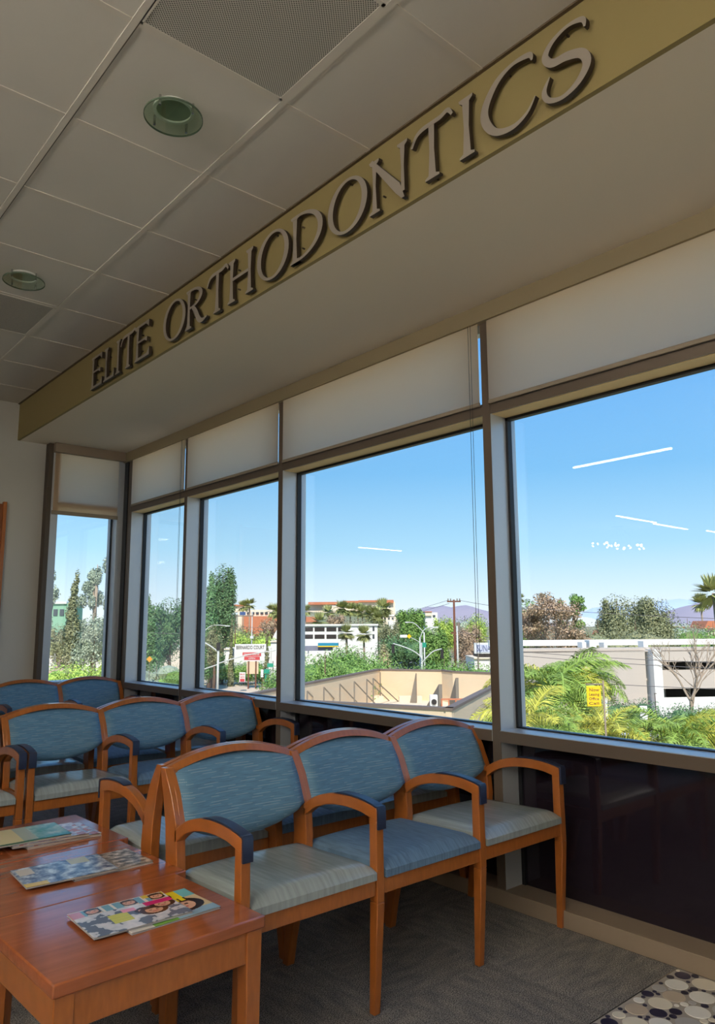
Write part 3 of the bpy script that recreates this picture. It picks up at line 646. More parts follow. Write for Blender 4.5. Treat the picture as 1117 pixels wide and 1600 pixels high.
def face(u, v, cu, cv, r, hair, skin=(222, 168, 140)):
    du, dv = (u-cu)/r, (v-cv)/(r*.9); d = math.hypot(du, dv)
    if d > 1.35: return None
    if math.hypot(du*.85, (dv-.0)*1.0) > .82 or du < -.55: return hair
    if abs(du+.08) < .10 and .22 < abs(dv) < .46: return (70, 50, 44)
    if abs(du-.42) < .09 and abs(dv) < .26: return (190, 70, 80)
    return skin
def paint_celebrity(u, v):      # u runs down the page, v along it
    if u < .26:
        for cv, h in ((.22, (60, 38, 30)), (.60, (70, 44, 34)), (.90, (50, 34, 30))):
            if abs(v-cv) < .075:
                return face(u, v, .13, cv, .085, h) or (220, 196, 176)
        if .76 < v < .99 and u < .12: return (222, 190, 60)
        if v > .985 or u < .02: return (240, 236, 230)
        return (206, 150, 170) if v < .12 else ((120, 170, 190) if (v*9) % 1 < .7 else (232, 226, 220))
    if v > .70 and u < .40: return (214, 40, 120)
    if .44 < v < .58 and .34 < u < .46: return (240, 160, 190)
    if .28 < v < .48 and .44 < u < .74: return (222, 218, 110) if (u*22) % 1 < .6 else (190, 196, 110)
    for cu, cv, r, h in ((.45, .86, .11, (40, 30, 30)), (.60, .72, .12, (74, 46, 34)), (.52, .64, .08, (60, 40, 34))):
        c = face(u, v, cu, cv, r, h)
        if c: return c
    k = nz(u, v, 1); return (int(176+60*k), int(184+50*k), int(200+40*k)) if k > .42 else (104, 116, 138)
def paint_yellow(u, v):
    if v < .25: return (214, 206, 196)
    if u < .30:
        c = face(u, v, .15, .62, .12, (90, 60, 44)); return c or ((244, 216, 40) if v < .85 else (120, 196, 200))
    if u < .42 and v < .86: return (246, 222, 30) if (v*14) % 1 < .75 else (70, 60, 40)
    if v < .52 and u > .62: return (120, 170, 70) if math.hypot(u-.76, v-.42) > .09 else (244, 222, 60)
    c = face(u, v, .58, .72, .20, (54, 34, 30), (232, 178, 150)); return c or ((222, 196, 150) if u < .8 else (150, 180, 200))
def paint_blue(u, v):
    if .04 < v < .2 and .08 < u < .42: return (214, 206, 196)
    if v < .24 and u > .84: return (224, 190, 70)
    if .62 < v < .84 and u < .3: return (196, 190, 150)
    k = nz(u*1.4, v*1.6, 4); return (int(70+150*k), int(86+145*k), int(120+120*k))
def paint_red(u, v):
    if u < .55 and v < .55: return (214, 90, 60) if (u*16) % 1 < .55 else (232, 214, 196)
    k = nz(u*2, v*2, 7); return (int(90+130*k), int(90+115*k), int(88+105*k))
def paint_green(u, v):
    if u > .93: return (20, 110, 84)
    if v < .45: return (220, 206, 160)
    k = nz(u, v, 3); return (int(80+110*k), int(150+60*k), int(140+60*k)) if v > .62 else (176, 186, 170)
def paint_pale(u, v):
    k = nz(u*1.7, v*2, 9); return (int(150+90*k), int(150+90*k), int(176+70*k)) if nz(v, u, 2) < .68 else (196, 130, 130)
pages = mk('page_edges', (196, 188, 176), .8, var=.3, scale=80, stretch=(.05, .05, 30)); covm = mk('cover_edge', (176, 176, 184), .4)
def magazine(x, y, z, rz, w, l, t, paint, label, group=None):
    r = empty('magazine', (x, y, z), rz); tag(r, label, 'magazine', group or 'magazines on the low tables')
    pbox('pages', r, -w/2+.002, w/2-.002, -l/2+.002, l/2-.002, .0008, t-.0016, pages)
    pbox('back_cover', r, -w/2, w/2, -l/2, l/2, 0, .0008, covm)
    me = cover_mesh(w, l, paint); me.materials.append(pr); c = link('front_cover', me, r, 0, (0, 0, t)); s = c.modifiers.new('thick', 'SOLIDIFY'); s.thickness = .0006
    MB().tube([(-w/2+.001, -l/2, t/2), (-w/2+.001, l/2, t/2)], t/2, 8).build('spine', covm, r) if False else None
H = .5005
magazine(-2.068, 1.045, H, .03, .205, .270, .0055, paint_yellow, 'yellow and pink celebrity magazine lying under the other at the table edge')
magazine(-2.082, .962, H+.0062, -.02, .205, .278, .0055, paint_celebrity, 'white celebrity magazine with faces lying on top, nearest the viewer')
magazine(-2.578, 1.085, H, .03, .200, .272, .007, paint_red, 'magazine with an orange title partly under the pale blue one, on the middle table')
magazine(-2.572, .955, H+.008, -.05, .200, .285, .006, paint_blue, 'pale blue magazine with a white address label, on the middle table')
magazine(-3.035, 1.085, H, .02, .215, .275, .010, paint_pale, 'pale curled magazine at the right bottom of the pile on the farthest table')
magazine(-3.030, 1.040, H+.011, -.03, .205, .275, .008, paint_pale, 'pale lilac magazine in the middle of the pile on the farthest table')
magazine(-3.040, .880, H, -.02, .215, .285, .014, paint_pale, 'thick magazine at the left bottom of the pile, cut by the picture edge') if False else None
magazine(-3.045, .965, H+.020, -.04, .215, .300, .007, paint_green, 'cream and green magazine on top of the pile on the farthest table')

# ------------------------------------------------------------------ the street outside (the room is on an upper floor)
GZ = -7.5
HF = Vector((-sin(YAW), cos(YAW), 0)); HR = Vector((cos(YAW), sin(YAW), 0))
def P(px, py, D):
    # the place at distance D straight ahead that lies in the direction (px, py) of the survey
    d = fw+rt*((px-558.5)/FPX)-up*((py-800)/FPX); t = D/(d.x*HF.x+d.y*HF.y); return Vector((0, 0, EYE))+d*t
def G(px, py, z):
    d = fw+rt*((px-558.5)/FPX)-up*((py-800)/FPX); t = (z-EYE)/d.z; return Vector((0, 0, EYE))+d*t
def base(px, py, D): p = P(px, py, D); return Vector((p.x, p.y, GZ))
VR = YAW   # turning a thing by VR lays its x axis across the view
def stuff_box(name, x0, x1, y0, y1, z0, z1, m): o = sbox(name, x0, x1, y0, y1, z0, z1, m); return o
gm_ = MB().add([(-1500, 3.2, GZ), (400, 3.2, GZ), (400, 1800, GZ), (-1500, 1800, GZ), (-1500, -300, GZ), (XB-2, -300, GZ), (XB-2, 3.2, GZ)], [(0, 1, 2, 3), (4, 5, 6, 0)]).build('ground', M['ground']); struct(gm_, 'dry ground far below the windows')
def slab_poly(name, pts, z, m, label=None, kind='structure', t=.05):
    vs = [(p.x, p.y, z-t) for p in pts]+[(p.x, p.y, z) for p in pts]; n = len(pts)
    o = MB().add(vs, [tuple(range(n)), tuple(range(2*n-1, n-1, -1))]+[(i, (i+1) % n, (i+1) % n+n, i+n) for i in range(n)]).build(name, m)
    return struct(o, label)
g = lambda px, py: G(px, py, GZ)
slab_poly('road', [g(-60, 1040), g(300, 1044), g(470, 1047), g(800, 1046), g(800, 1075), g(430, 1064), g(300, 1058), g(-60, 1062)], GZ+.10, M['asphalt'], 'grey road crossing behind the near rooftop')
slab_poly('avenue', [g(596, 1060), g(672, 1060), g(640, 1000), g(618, 1000)], GZ+.13, M['asphalt'], 'avenue running away between the trees')
slab_poly('pavement', [g(-60, 1066), g(300, 1062), g(440, 1069), g(560, 1080), g(500, 1120), g(-60, 1120)], GZ+.16, M['sidewalk'], 'pale pavement at the street corner')
slab_poly('verge', [g(-60, 1034), g(300, 1037), g(470, 1041), g(470, 1047), g(300, 1044), g(-60, 1041)], GZ+.14, M['grass'], 'strip of grass beyond the road')
slab_poly('parking_lane', [g(800, 1090), g(1260, 1120), g(1400, 1300), g(800, 1250)], GZ+.09, M['asphalt'], 'parking lane below the palms')
slab_poly('lawn_strip', [g(940, 1098), g(1200, 1106), g(1230, 1120), g(950, 1116)], GZ+.15, M['grass'], 'green strip in front of the parking garage')

# -- foliage helpers
def leaves(mb, rr, lobes, n, size, mi=0, flat=1.):
    tot = sum((l[3]*l[4]+l[4]*l[5]+l[3]*l[5]) for l in lobes)
    for (cx, cy, cz, rx, ry, rz) in lobes:
        k = int(n*(rx*ry+ry*rz+rx*rz)/tot)
        for _ in range(k):
            a = rr.uniform(0, 2*pi); c = rr.uniform(-1, 1); s = math.sqrt(1-c*c); q = rr.uniform(.55, 1.08)
            p = Vector((cx+rx*q*s*cos(a), cy+ry*q*s*sin(a), cz+rz*q*c))
            nn = Vector((s*cos(a)+rr.uniform(-.7, .7), s*sin(a)+rr.uniform(-.7, .7), c+rr.uniform(-.5, .9))).normalized()
            u = nn.orthogonal().normalized(); v = nn.cross(u); an = rr.uniform(0, pi); u, v = u*cos(an)+v*sin(an), v*cos(an)-u*sin(an)
            w = size*rr.uniform(.5, 1.0)
            o = len(mb.v); mb.v += [tuple(p-u*w), tuple(p+v*w*.55*flat), tuple(p+u*w), tuple(p-v*w*.55*flat)]; mb.f.append((o, o+1, o+2, o+3)); mb.m.append(mi)
def core(mb, lobes, k=.72, mi=0):
    for (cx, cy, cz, rx, ry, rz) in lobes:
        o = len(mb.v); mb.ball((0, 0, 0), 1, 8, mi)
        for i in range(o, len(mb.v)): x, y, z = mb.v[i]; mb.v[i] = (cx+x*rx*k, cy+y*ry*k, cz+z*rz*k)
SEED = [10]
def tree(name, px0, px1, pyt, D, label, mat, group, kind='round', trunk=.25, n=2600, size=None, bot=None, barkm='bark', cat='tree', dens=1.):
    SEED[0] += 1; rr = random.Random(SEED[0]); pt = P((px0+px1)/2, pyt, D); w = (px1-px0)/FPX*D/2
    r = empty(name, (pt.x, pt.y, GZ), VR); tag(r, label, cat, group); h = pt.z-GZ
    zb = h*trunk if bot is None else max(.2, P((px0+px1)/2, bot, D).z-GZ); size = size or max(.14, w*.075); lobes = []
    hh = h-zb
    if kind == 'round':
        lobes.append((0, 0, zb+hh*.52, w*.84, w*.7, hh*.48))
        for _ in range(11): a = rr.uniform(0, 2*pi); q = rr.uniform(.3, .72); lobes.append((cos(a)*w*q, sin(a)*w*q, zb+hh*rr.uniform(.15, .85), w*rr.uniform(.26, .40), w*.34, hh*rr.uniform(.14, .24)))
    elif kind == 'wide':
        m = max(3, int(w*2/(hh*.9)))
        for i in range(m*3): lobes.append((-w+2*w*(i+.5)/(m*3)+rr.uniform(-.2, .2)*hh, rr.uniform(-.4, .4)*hh, zb+hh*rr.uniform(.3, .62), hh*rr.uniform(.38, .6), hh*.5, hh*rr.uniform(.30, .40)))
    elif kind == 'cone':
        for i in range(9): q = i/8; lobes.append((rr.uniform(-.12, .12)*w, rr.uniform(-.12, .12)*w, zb+hh*(.06+.88*q), w*(1-q*.8)*.95, w*(1-q*.8)*.9, hh*.10))
        for i in range(14): q = rr.random(); a = rr.uniform(0, 2*pi); lobes.append((cos(a)*w*(1-q)*.75, sin(a)*w*(1-q)*.75, zb+hh*(.05+.8*q), w*.3, w*.3, hh*.07))
    elif kind == 'airy':
        for i in range(17): a = rr.uniform(0, 2*pi); q = rr.uniform(.15, .8); lobes.append((cos(a)*w*q, sin(a)*w*q, zb+hh*rr.uniform(.1, .92), w*rr.uniform(.2, .34), w*.28, hh*rr.uniform(.07, .12)))
    mb = MB(); leaves(mb, rr, lobes, int(n*dens*2.6), size*.74)
    if kind != 'airy' and dens > .7: core(mb, lobes, .52)
    f = mb.build('foliage', mat, r, fix=False); f['kind'] = 'stuff'
    tb = MB(); tr = max(.06, h*.022); tb.tube([(0, 0, 0), (tr*.4, 0, zb*.6), (0, tr*.3, zb+hh*.3), (tr*.3, 0, h*.93)], [tr*1.3, tr, tr*.75, tr*.12], 7)
    for lo in lobes[1:8]:
        z0 = zb*.8+.2*lo[2]; tb.tube([(0, 0, z0), (lo[0]*.5, lo[1]*.5, (z0+lo[2])/2+.1), (lo[0], lo[1], lo[2])], [tr*.5, tr*.35, tr*.12], 5)
    tb.build('trunk', M[barkm], r, smooth=True); return r
def bare_tree(px, pyt, pyb, D, w, label, seed, depth=5, leafm=None, nleaf=0, barkm='barkpale', name='bare_tree', spread=.62, tw=.022):
    rr = random.Random(seed); b = P(px, pyb, D); t = P(px, pyt, D); h = t.z-b.z; r = empty(name, (b.x, b.y, GZ if b.z < GZ+2 else GZ), VR); tag(r, label, 'tree', 'bare trees outside'); h = t.z-GZ
    mb = MB(); tips = []
    def grow(p, d, L, rad, k):
        q = p+d*L; m = p+d*L*.5+Vector((rr.uniform(-.06, .06), rr.uniform(-.06, .06), 0))*L; mb.tube([p, m, q], [rad, rad*.85, rad*.62], 5 if k < 3 else 4, cap=False)
        if k == 0: tips.append(q); return
        for _ in range(3 if k > 1 else 2):
            nd = (d+Vector((rr.uniform(-1, 1)*spread*w, rr.uniform(-1, 1)*spread*.8, rr.uniform(-.15, .5)*.5))).normalized(); grow(q, nd, L*rr.uniform(.62, .82), rad*.58, k-1)
        if k > 2: nd = (d+Vector((rr.uniform(-1, 1)*w, rr.uniform(-1, 1), .1))).normalized(); grow(p+d*L*.6, nd, L*.6, rad*.45, k-2)
    grow(Vector((0, 0, 0)), Vector((0, 0, 1)), h*.30, h*tw, depth); zs = max(v[2] for v in mb.v)/h
    mb.v = [(x/zs, y/zs, z/zs) for x, y, z in mb.v]; tips = [q/zs for q in tips]
    mb.build('branches', M[barkm], r, fix=False)
    if leafm:
        lb = MB(); leaves(lb, rr, [(q.x, q.y, q.z, h*.07, h*.07, h*.06) for q in tips], nleaf, h*.018); o = lb.build('foliage', leafm, r, fix=False); o['kind'] = 'stuff'
    return r

def frond_mesh(L, droop, mat, seed, nl=44, lw=.011, ll=.34, rise=.55):
    # a feather frond: arching midrib with paired leaflets that hang
    rr = random.Random(seed); mb = MB(); pts = []; 
    for i in range(13):
        t = i/12; pts.append(Vector((L*(t-.18*t*t*droop), 0, L*(rise*t-droop*t*t*.9))))
    mb.tube(pts, [.022*L*(1-.85*i/12)+.002 for i in range(13)], 4, cap=False)
    for i in range(nl):
        t = .16+.82*i/nl; k = t*12; a = pts[int(k)]; b = pts[min(12, int(k)+1)]; p = a.lerp(b, k-int(k)); tg = (b-a).normalized()
        le = L*ll*(sin(pi*min(1, t*.9+.12))**.6)*rr.uniform(.85, 1.1)
        for s in (-1, 1):
            d = (Vector((0, s, 0))*rr.uniform(.75, 1)+tg*rr.uniform(.5, .8)+Vector((0, 0, rr.uniform(-.1, .35)))).normalized()
            q = p+d*le*.5; e = q+(d+Vector((0, 0, -rr.uniform(.7, 1.3)))).normalized()*le*.55; w = tg*(lw*L)
            o = len(mb.v); mb.v += [tuple(p-w*.5), tuple(p+w*.5), tuple(q+w*.7), tuple(q-w*.7), tuple(e)]; mb.f += [(o, o+1, o+2, o+3), (o+3, o+2, o+4)]; mb.m += [0, 0]
    return mb.mesh('frond', mat)
FRO = {}
def palm(px, py, D, R, label, mats, nf=22, seed=1, group='near palms below the window', hang=0., name='feather_palm', zt=None, lean=0.):
    rr = random.Random(seed); t = P(px, py, D); r = empty(name, (t.x, t.y, GZ), rr.uniform(0, 6)); tag(r, label, 'palm tree', group); h = t.z-GZ
    tb = MB(); k = 9; tb.tube([(lean*(1-i/k), 0, h*i/k) for i in range(k+1)], [.02*h*(1.2-.35*i/k)*(1+.06*(i % 2)) if h < 12 else .2*(1.2-.35*i/k) for i in range(k+1)], 10); tb.build('trunk', M['barkpale'], r, smooth=True)
    for i in range(nf):
        key = (i % 4, mats[i % len(mats)].name, nf)
        if key not in FRO: FRO[key] = frond_mesh(1., (.62, .85, 1.05, .75)[i % 4], mats[i % len(mats)], 20+i % 4, 46, .0105, .36)
        o = link('frond', FRO[key], r, 0, (0, 0, h)); q = i/nf
        o.rotation_euler = (rr.uniform(-.3, .3), (.55-1.15*(1-q)+rr.uniform(-.12, .12))*1.0+hang, i*2.399+rr.uniform(-.2, .2)); s = R*rr.uniform(.85, 1.12); o.scale = (s, s, s)
    return r
def far_palm(px, pyt, D, label, seed, tall=None, R=None, fan=True, group='palms outside'):
    rr = random.Random(seed); R = R or 2.4; t = P(px, pyt, D); h = t.z-GZ-R*.55; r = empty('fan_palm', (t.x, t.y, GZ)); tag(r, label, 'palm tree', group)
    MB().tube([(0, 0, 0), (.12, 0, h*.5), (0, 0, h)], [.28, .2, .22], 7).build('trunk', M['barkpale'], r, smooth=True)
    mb = MB()
    for i in range(34):
        a = rr.uniform(0, 2*pi); e = rr.uniform(-.9, 1.3); d = Vector((cos(a)*cos(e), sin(a)*cos(e), sin(e))); s = Vector((-sin(a), cos(a), 0)); c = Vector((0, 0, h))+d*R*.45
        for q in (-2, -1, 0, 1, 2):
            t2 = c+(d+s*q*.28+Vector((0, 0, -.18))).normalized()*R*.6; o = len(mb.v)
            mb.v += [tuple(Vector((0, 0, h))+d*R*.2), tuple(c+s*q*.12*R-s*.09*R), tuple(t2), tuple(c+s*q*.12*R+s*.09*R)]; mb.f.append((o, o+1, o+2, o+3)); mb.m.append(0)
    o = mb.build('crown', LF['palmfar'], r, fix=False); o['kind'] = 'stuff'; return r

# -- building helper: blocks squared to the view
class Bld:
    def __init__(s, name, px, py, D, label, rz=0., cat='building', group=None):
        p = P(px, py, D); s.o = Vector((p.x, p.y, GZ)); s.D = D; s.px = px; s.r = empty(name, s.o, VR+rz); tag(s.r, label, cat, group); s.rz = rz; s.ref = None
        s.inv = (Matrix.Translation(s.o) @ Matrix.Rotation(VR+rz, 4, 'Z')).inverted()
    def xz(s, px, py):   # where the ray meets the facade plane
        d = fw+rt*((px-558.5)/FPX)-up*((py-800)/FPX); nrm = Vector((-sin(VR+s.rz), cos(VR+s.rz), 0)); o = Vector((0, 0, EYE)); t = (s.o-o).dot(nrm)/d.dot(nrm); q = s.inv @ (o+d*t); return q.x, q.z
    def block(s, name, px0, py0, px1, py1, d0, d1, m, parent=None, ground=False, bevel=0.):
        x0, z1 = s.xz(px0, py0); x1, z0 = s.xz(px1, py1)
        if s.ref: z1 = s.xz(s.ref, py0)[1]; z0 = s.xz(s.ref, py1)[1]
        z0 = 0 if ground else z0
        return MB().box(x0, x1, d0, d1, z0, z1).build(name, m, parent or s.r, bevel=bevel)
def window(b, px0, py0, px1, py1, m='winglass', parent=None):
    f = b.block('window', px0, py0, px1, py1, -.06, .0, M['bright'] if 0 else M['dark'], parent)
    x0, z1 = b.xz(px0, py0); x1, z0 = b.xz(px1, py1); i = min(.12, (x1-x0)*.12)
    MB().box(x0+i, x1-i, -.09, -.06, z0+i, z1-i).build('pane', M[m], f)

# -- tan building with the walled rooftop
ZP, ZD = -2.7, -5.4
r = empty('rooftop_building', (0, 0, 0)); tag(r, 'low tan building with a walled rooftop just outside the windows', 'building')
q = lambda px, py, z=ZP: G(px, py, z)
A_, B_, C1, C2, C_ = q(370, 1088), q(593, 1045), q(690, 1046.5), q(707, 1048.5), q(790, 1051.5)
D_, E_, F_ = q(790, 1062), q(705.5, 1106), q(380, 1089.5)
def wall_seg(name, a, b, z0, z1, t, m, cap=True, side=1):
    d = (b-a); d.z = 0; d.normalize(); nn = Vector((-d.y, d.x, 0))*side*t
    p = [a-d*t*.0, b+d*t*.0, b+nn, a+nn]
    MB().hexa([(v.x, v.y, z0) for v in p], [(v.x, v.y, z1) for v in p]).build(name, m, r)
    if cap:
        e = Vector((-d.y, d.x, 0))*side*.06; p = [a-e-d*.05, b-e+d*.05, b+nn+e+d*.05, a+nn+e-d*.05]
        MB().hexa([(v.x, v.y, z1) for v in p], [(v.x, v.y, z1+.14) for v in p]).build('parapet_cap', M['stuccocap'], r)
for a, b in ((A_, B_), (B_, C1), (C2, C_)): wall_seg('parapet_wall', a, b, GZ, ZP-.14, .3, M['stucco'])
wall_seg('parapet_wall', C1+Vector((0, 0, 0)), C2, GZ, ZP-.14, .3, M['stucco'])
for a, b in ((F_, E_), (E_, D_)): wall_seg('parapet_wall', a, b, GZ, ZP-.14, .3, M['stucco'])
pl = [A_, B_, C1, C2, C_, D_, E_, F_]; vs = [(v.x, v.y, ZD) for v in pl]
MB().add(vs, [tuple(range(len(pl)))]).build('roof_deck', M['deck'], r)
nbw = Vector((B_.y-A_.y, -(B_.x-A_.x), 0)).normalized()
if nbw.dot(Vector((0, -1, 0))) < 0: nbw = -nbw
def brace(top, foot):
    # steel brace: a post against the wall and a raking strut
    mb = MB(); tp = G(top[0], top[1], ZP-.25); ft = G(foot[0], foot[1], ZD)
    b = Vector((tp.x, tp.y, ZD)); o = MB().tube([b, tp], .05, 6).build('brace_post', M['galv'], r); MB().tube([tp, ft], .05, 6).build('brace_strut', M['galv'], r)
for t, f in (((480, 1080), (502, 1103)), ((506, 1074), (533, 1104)), ((531, 1069), (565, 1105)), ((553.5, 1065), (592, 1106)), ((573, 1061.5), (608, 1095)), ((583, 1060), (622, 1096))): brace(t, f)
def fin(top, foot_a, foot_b):
    a = G(*top, ZP-.2); b = G(*foot_a, ZD); c = G(*foot_b, ZD); b2 = Vector((a.x, a.y, ZD)); n_ = (a-b).cross(Vector((0, 0, 1))).normalized()*.12
    MB().add([a-n_, b-n_, b2-n_, a+n_, b+n_, b2+n_], [(0, 1, 2), (5, 4, 3), (0, 3, 4, 1), (1, 4, 5, 2), (2, 5, 3, 0)]).build('roof_fin', M['galv'], r)
fin((650, 1052), (641, 1098), (645, 1098)); fin((714, 1059), (702, 1104), (704, 1104)); fin((688, 1069), (668, 1104), (686, 1104))
for px, py, w_ in ((583, 1095, .9), (641, 1096, 1.0)):
    c = G(px, py, ZD); MB().obox((c.x, c.y), HR, HF, w_, .5, ZD, ZD+.45).build('duct_box', M['deck'], r)
c = G(677.5, 1104, -4.4); ac = MB().obox((c.x, c.y), HR, HF, .26, .26, ZD, -3.6).build('cooling_unit', M['bright'], r, bevel=.02)
f = MB().tube([(c.x-HF.x*.32, c.y-HF.y*.32, -4.05), (c.x-HF.x*.36, c.y-HF.y*.36, -4.05)], .19, 16).build('fan_grille', M['dark'], ac)
c = G(706, 1104, -4.4)
for s in (-1, -.3, .4, 1): MB().obox((c.x+HR.x*s*.7, c.y+HR.y*s*.7), HR, HF, .04, .04, ZD, -3.9).build('rail_post', M['tile'], r)
MB().obox((c.x, c.y), HR, HF, .75, .04, -3.95, -3.85).build('rail_bar', M['tile'], r)
p_ = G(594, 1052, ZP-.3); MB().cyl((p_.x, p_.y), .05, ZD, ZP-.2, 8).build('drain_pipe', M['galv'], r)

# -- white office block with two bands of windows
b = Bld('office_building', 470, 1000, 165, 'white two storey office block with dark window bays behind the trees')
b.block('wall', 466, 976.5, 590, 1012, 0, 14, M['bright'], ground=True)
for x0, x1 in ((474, 489), (491.5, 507), (510, 525.5), (528, 544)):
    window(b, x0, 980, x1, 986.5, 'dark'); window(b, x0, 991.5, x1, 998, 'dark')
b.block('roof_edge', 465, 975.5, 591, 977.5, -.4, 14, M['bright']); window(b, 582, 979, 585, 986); window(b, 582, 991, 585, 998)
b = Bld('canopy', 512, 1006, 140, 'teal edged canopy in front of the white office block', cat='canopy')
b.block('roof', 498, 1004.5, 529, 1008.5, -3, 0, M['blueroof']); b.block('slope', 478, 1009, 520, 1016, -2.5, -.5, M['slate']); b.block('fascia', 498, 1008.5, 529, 1010, -3.1, -2.9, M['yellow'])
for x in (482, 525): b.block('post', x, 1009, x+1.5, 1016, -2, -1.8, M['bright'], ground=True)
# -- hotel on the hill
b = Bld('hilltop_hotel', 550, 950, 520, 'long cream hotel with terracotta roofs on the hill')
for x0, y0, x1, y1, d in ((478, 942.5, 512, 975, 14), (505, 946, 545, 980, 8), (538, 941, 600, 980, 0), (560, 940.5, 617, 980, -6)): b.block('wall', x0, y0, x1, y1, d, d+20, M['cream'], ground=True)
for x0, y0, x1, y1, d in ((480, 940, 530, 944, 10), (536, 939, 575, 942.2, -3), (560, 938.5, 599, 941.2, -8), (596, 938, 614, 942.4, -9)): b.block('roof', x0, y0, x1, y1, d, d+24, M['tile'])
for k in range(12):
    for y in (947, 953.5): window(b, 540+k*6, y, 542.2+k*6, y+2.6) if False else b.block('window', 541+k*6, y, 543.2+k*6, y+2.6, -6.4 if k > 2 else -.4, -6 if k > 2 else 0, M['winglass'])
b = Bld('white_villa', 620, 975, 300, 'pale flat roofed houses to the right of the tall palms')
b.block('wall', 598, 962, 622, 1000, 0, 12, M['cream'], ground=True); b.block('wall', 606, 971, 633, 1000, -8, 0, M['bright'], ground=True); b.block('roof', 597, 960.5, 623, 962.5, -.5, 12.5, M['bright'])
for x in (600, 606, 612): b.block('window', x, 965, x+3, 968, -.3, 0, M['winglass'])
b = Bld('white_house', 672, 965, 320, 'white flat house right of the round green tree')
b.block('wall', 664, 957, 684, 990, 0, 12, M['bright'], ground=True); b.block('upper_wall', 664, 956, 674, 962, -1, 8, M['cream'])
b.block('roof', 663.5, 955.4, 674.6, 956.4, -1.4, 8, M['tile']); b.block('window', 676, 961, 680, 964, -.3, 0, M['winglass'])
b = Bld('red_roof_house', 480, 968, 240, 'house with an orange tiled roof left of the office block')
b.block('roof', 440, 964, 494, 972, 0, 10, M['tile']); b.block('wall', 441, 972, 493, 985, 1, 9, M['cream'], ground=True); b.block('window', 470, 974, 476, 978, .7, 1, M['winglass'])
b = Bld('hillside_school', 400, 955, 300, 'cream building with a row of square openings on the hill behind the signs')
b.block('wall', 372, 953, 436, 975, 0, 12, M['cream'], ground=True); b.block('lower_wall', 380, 963, 440, 985, -3, 0, M['tile'], ground=True)
for k in range(7): b.block('window', 386+k*7, 956.5, 390.5+k*7, 959.8, -.4, 0, M['winglass'])
b.block('upper_floor', 360, 946, 382, 956, 4, 14, M['cream']); b.block('roof', 359, 944.5, 383, 946.5, 3, 15, M['tile'])
b = Bld('white_wall_shop', 380, 1025, 128, 'white walled low building behind the roadside sign')
for x0, x1, y0 in ((316, 361, 1015), (366, 424, 1012), (423, 445, 1003)): b.block('wall', x0, y0, x1, 1045, 0, 8, M['bright'], ground=True)
b.block('roof_edge', 315, 1013.6, 362, 1015.2, -.3, 8, M['cream']); b.block('roof_edge', 422, 1001.6, 446, 1003.2, -.3, 8, M['cream']); b.block('door', 432, 1024, 437, 1042, -.2, 0, M['redsign'])
b = Bld('gabled_house', 430, 985, 180, 'white gabled house behind the roadside sign, beside the palms')
x0, z1 = b.xz(424, 1000); x1, z2 = b.xz(446, 972); MB().prism([(x0, 0), (x1, 0), (x1, z1+1.5), ((x0+x1)/2+1, z2+1), (x0, z1)], 0, 10).build('wall', M['bright'], b.r); b.block('window', 434, 984, 438, 992, -.2, 0, M['winglass'])
# houses left
b = Bld('orange_roof_house', 92, 1000, 150, 'small house with an orange tiled roof beyond the far window')
b.block('wall', 60, 1004, 102, 1022, 0, 8, M['cream'], ground=True)
x0, z0 = b.xz(76, 1006); x1, z1 = b.xz(104, 996); MB().prism([(x0, z0), (x1, z0), (x1-2, z1), (x0+2, z1)], -.8, 8).build('roof', M['tile'], b.r); b.block('window', 86, 1008, 91, 1012, -.2, 0, M['winglass'])
b = Bld('boundary_wall', 120, 1020, 120, 'pale garden wall beyond the far window', cat='wall')
b.block('wall', 40, 1012, 190, 1026, 0, .4, M['bright'], ground=True); b.block('wall_cap', 40, 1011, 190, 1012.2, -.1, .5, M['cream'])
b = Bld('green_mesh_building', 95, 950, 190, 'pale green building with a flat roof beyond the far window')
b.block('wall', 70, 943, 104, 1000, 0, 10, mk('pale_green_wall', (140, 182, 150), .8), ground=True); b.block('roof_edge', 69, 940.5, 105, 943.5, -.5, 10.5, M['bright']); b.block('window', 84, 952, 90, 962, -.2, 0, M['winglass']); b.block('window', 94, 952, 100, 962, -.2, 0, M['winglass'])
b = Bld('street_wall', 255, 1020, 150, 'low pale building behind the parked cars', group=None)
b.block('wall', 222, 1012, 300, 1030, 0, 6, M['cream'], ground=True); b.block('window', 262, 1017, 270, 1023, -.2, 0, M['winglass']); b.block('roof_edge', 221, 1010.5, 301, 1012.5, -.4, 6, M['bright'])

# -- parking garage
b = Bld('parking_garage', 960, 1060, 70, 'beige concrete parking garage with open decks across the street', rz=.10); b.ref = 1060
b.block('wall', 800, 1016, 1012, 1095, 0, .5, M['concrete'], ground=True)
b.block('parapet', 800, 1012.5, 1300, 1016.5, .6, .9, M['concrete']); b.block('roof_deck', 806, 1016, 1300, 1018, 0, 9.4, M['concrete']); b.block('back_parapet', 806, 1002, 1300, 1012, 9, 9.4, M['bright'])
b.block('column', 1012, 1014, 1031, 1103, -.9, .6, M['bright'], ground=True)
for y0, y1 in ((1016, 1034), (1047, 1076)): b.block('spandrel', 1031, y0, 1300, y1, 0, .5, M['concrete'])
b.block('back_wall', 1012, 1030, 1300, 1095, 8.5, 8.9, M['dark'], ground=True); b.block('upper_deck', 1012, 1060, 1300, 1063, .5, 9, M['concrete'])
b.block('kerb_wall', 1031, 1090, 1300, 1096, 0, .4, M['bright'], ground=True)
for x in (1062, 1102, 1150): b.block('inner_column', x, 1034, x+3, 1095, 3, 3.4, M['concrete'], ground=True)
f = b.block('opening', 945, 1067, 957, 1083, -.08, 0, M['dark']); b.block('opening', 938, 1069, 942, 1083, -.08, 0, M['dark'])
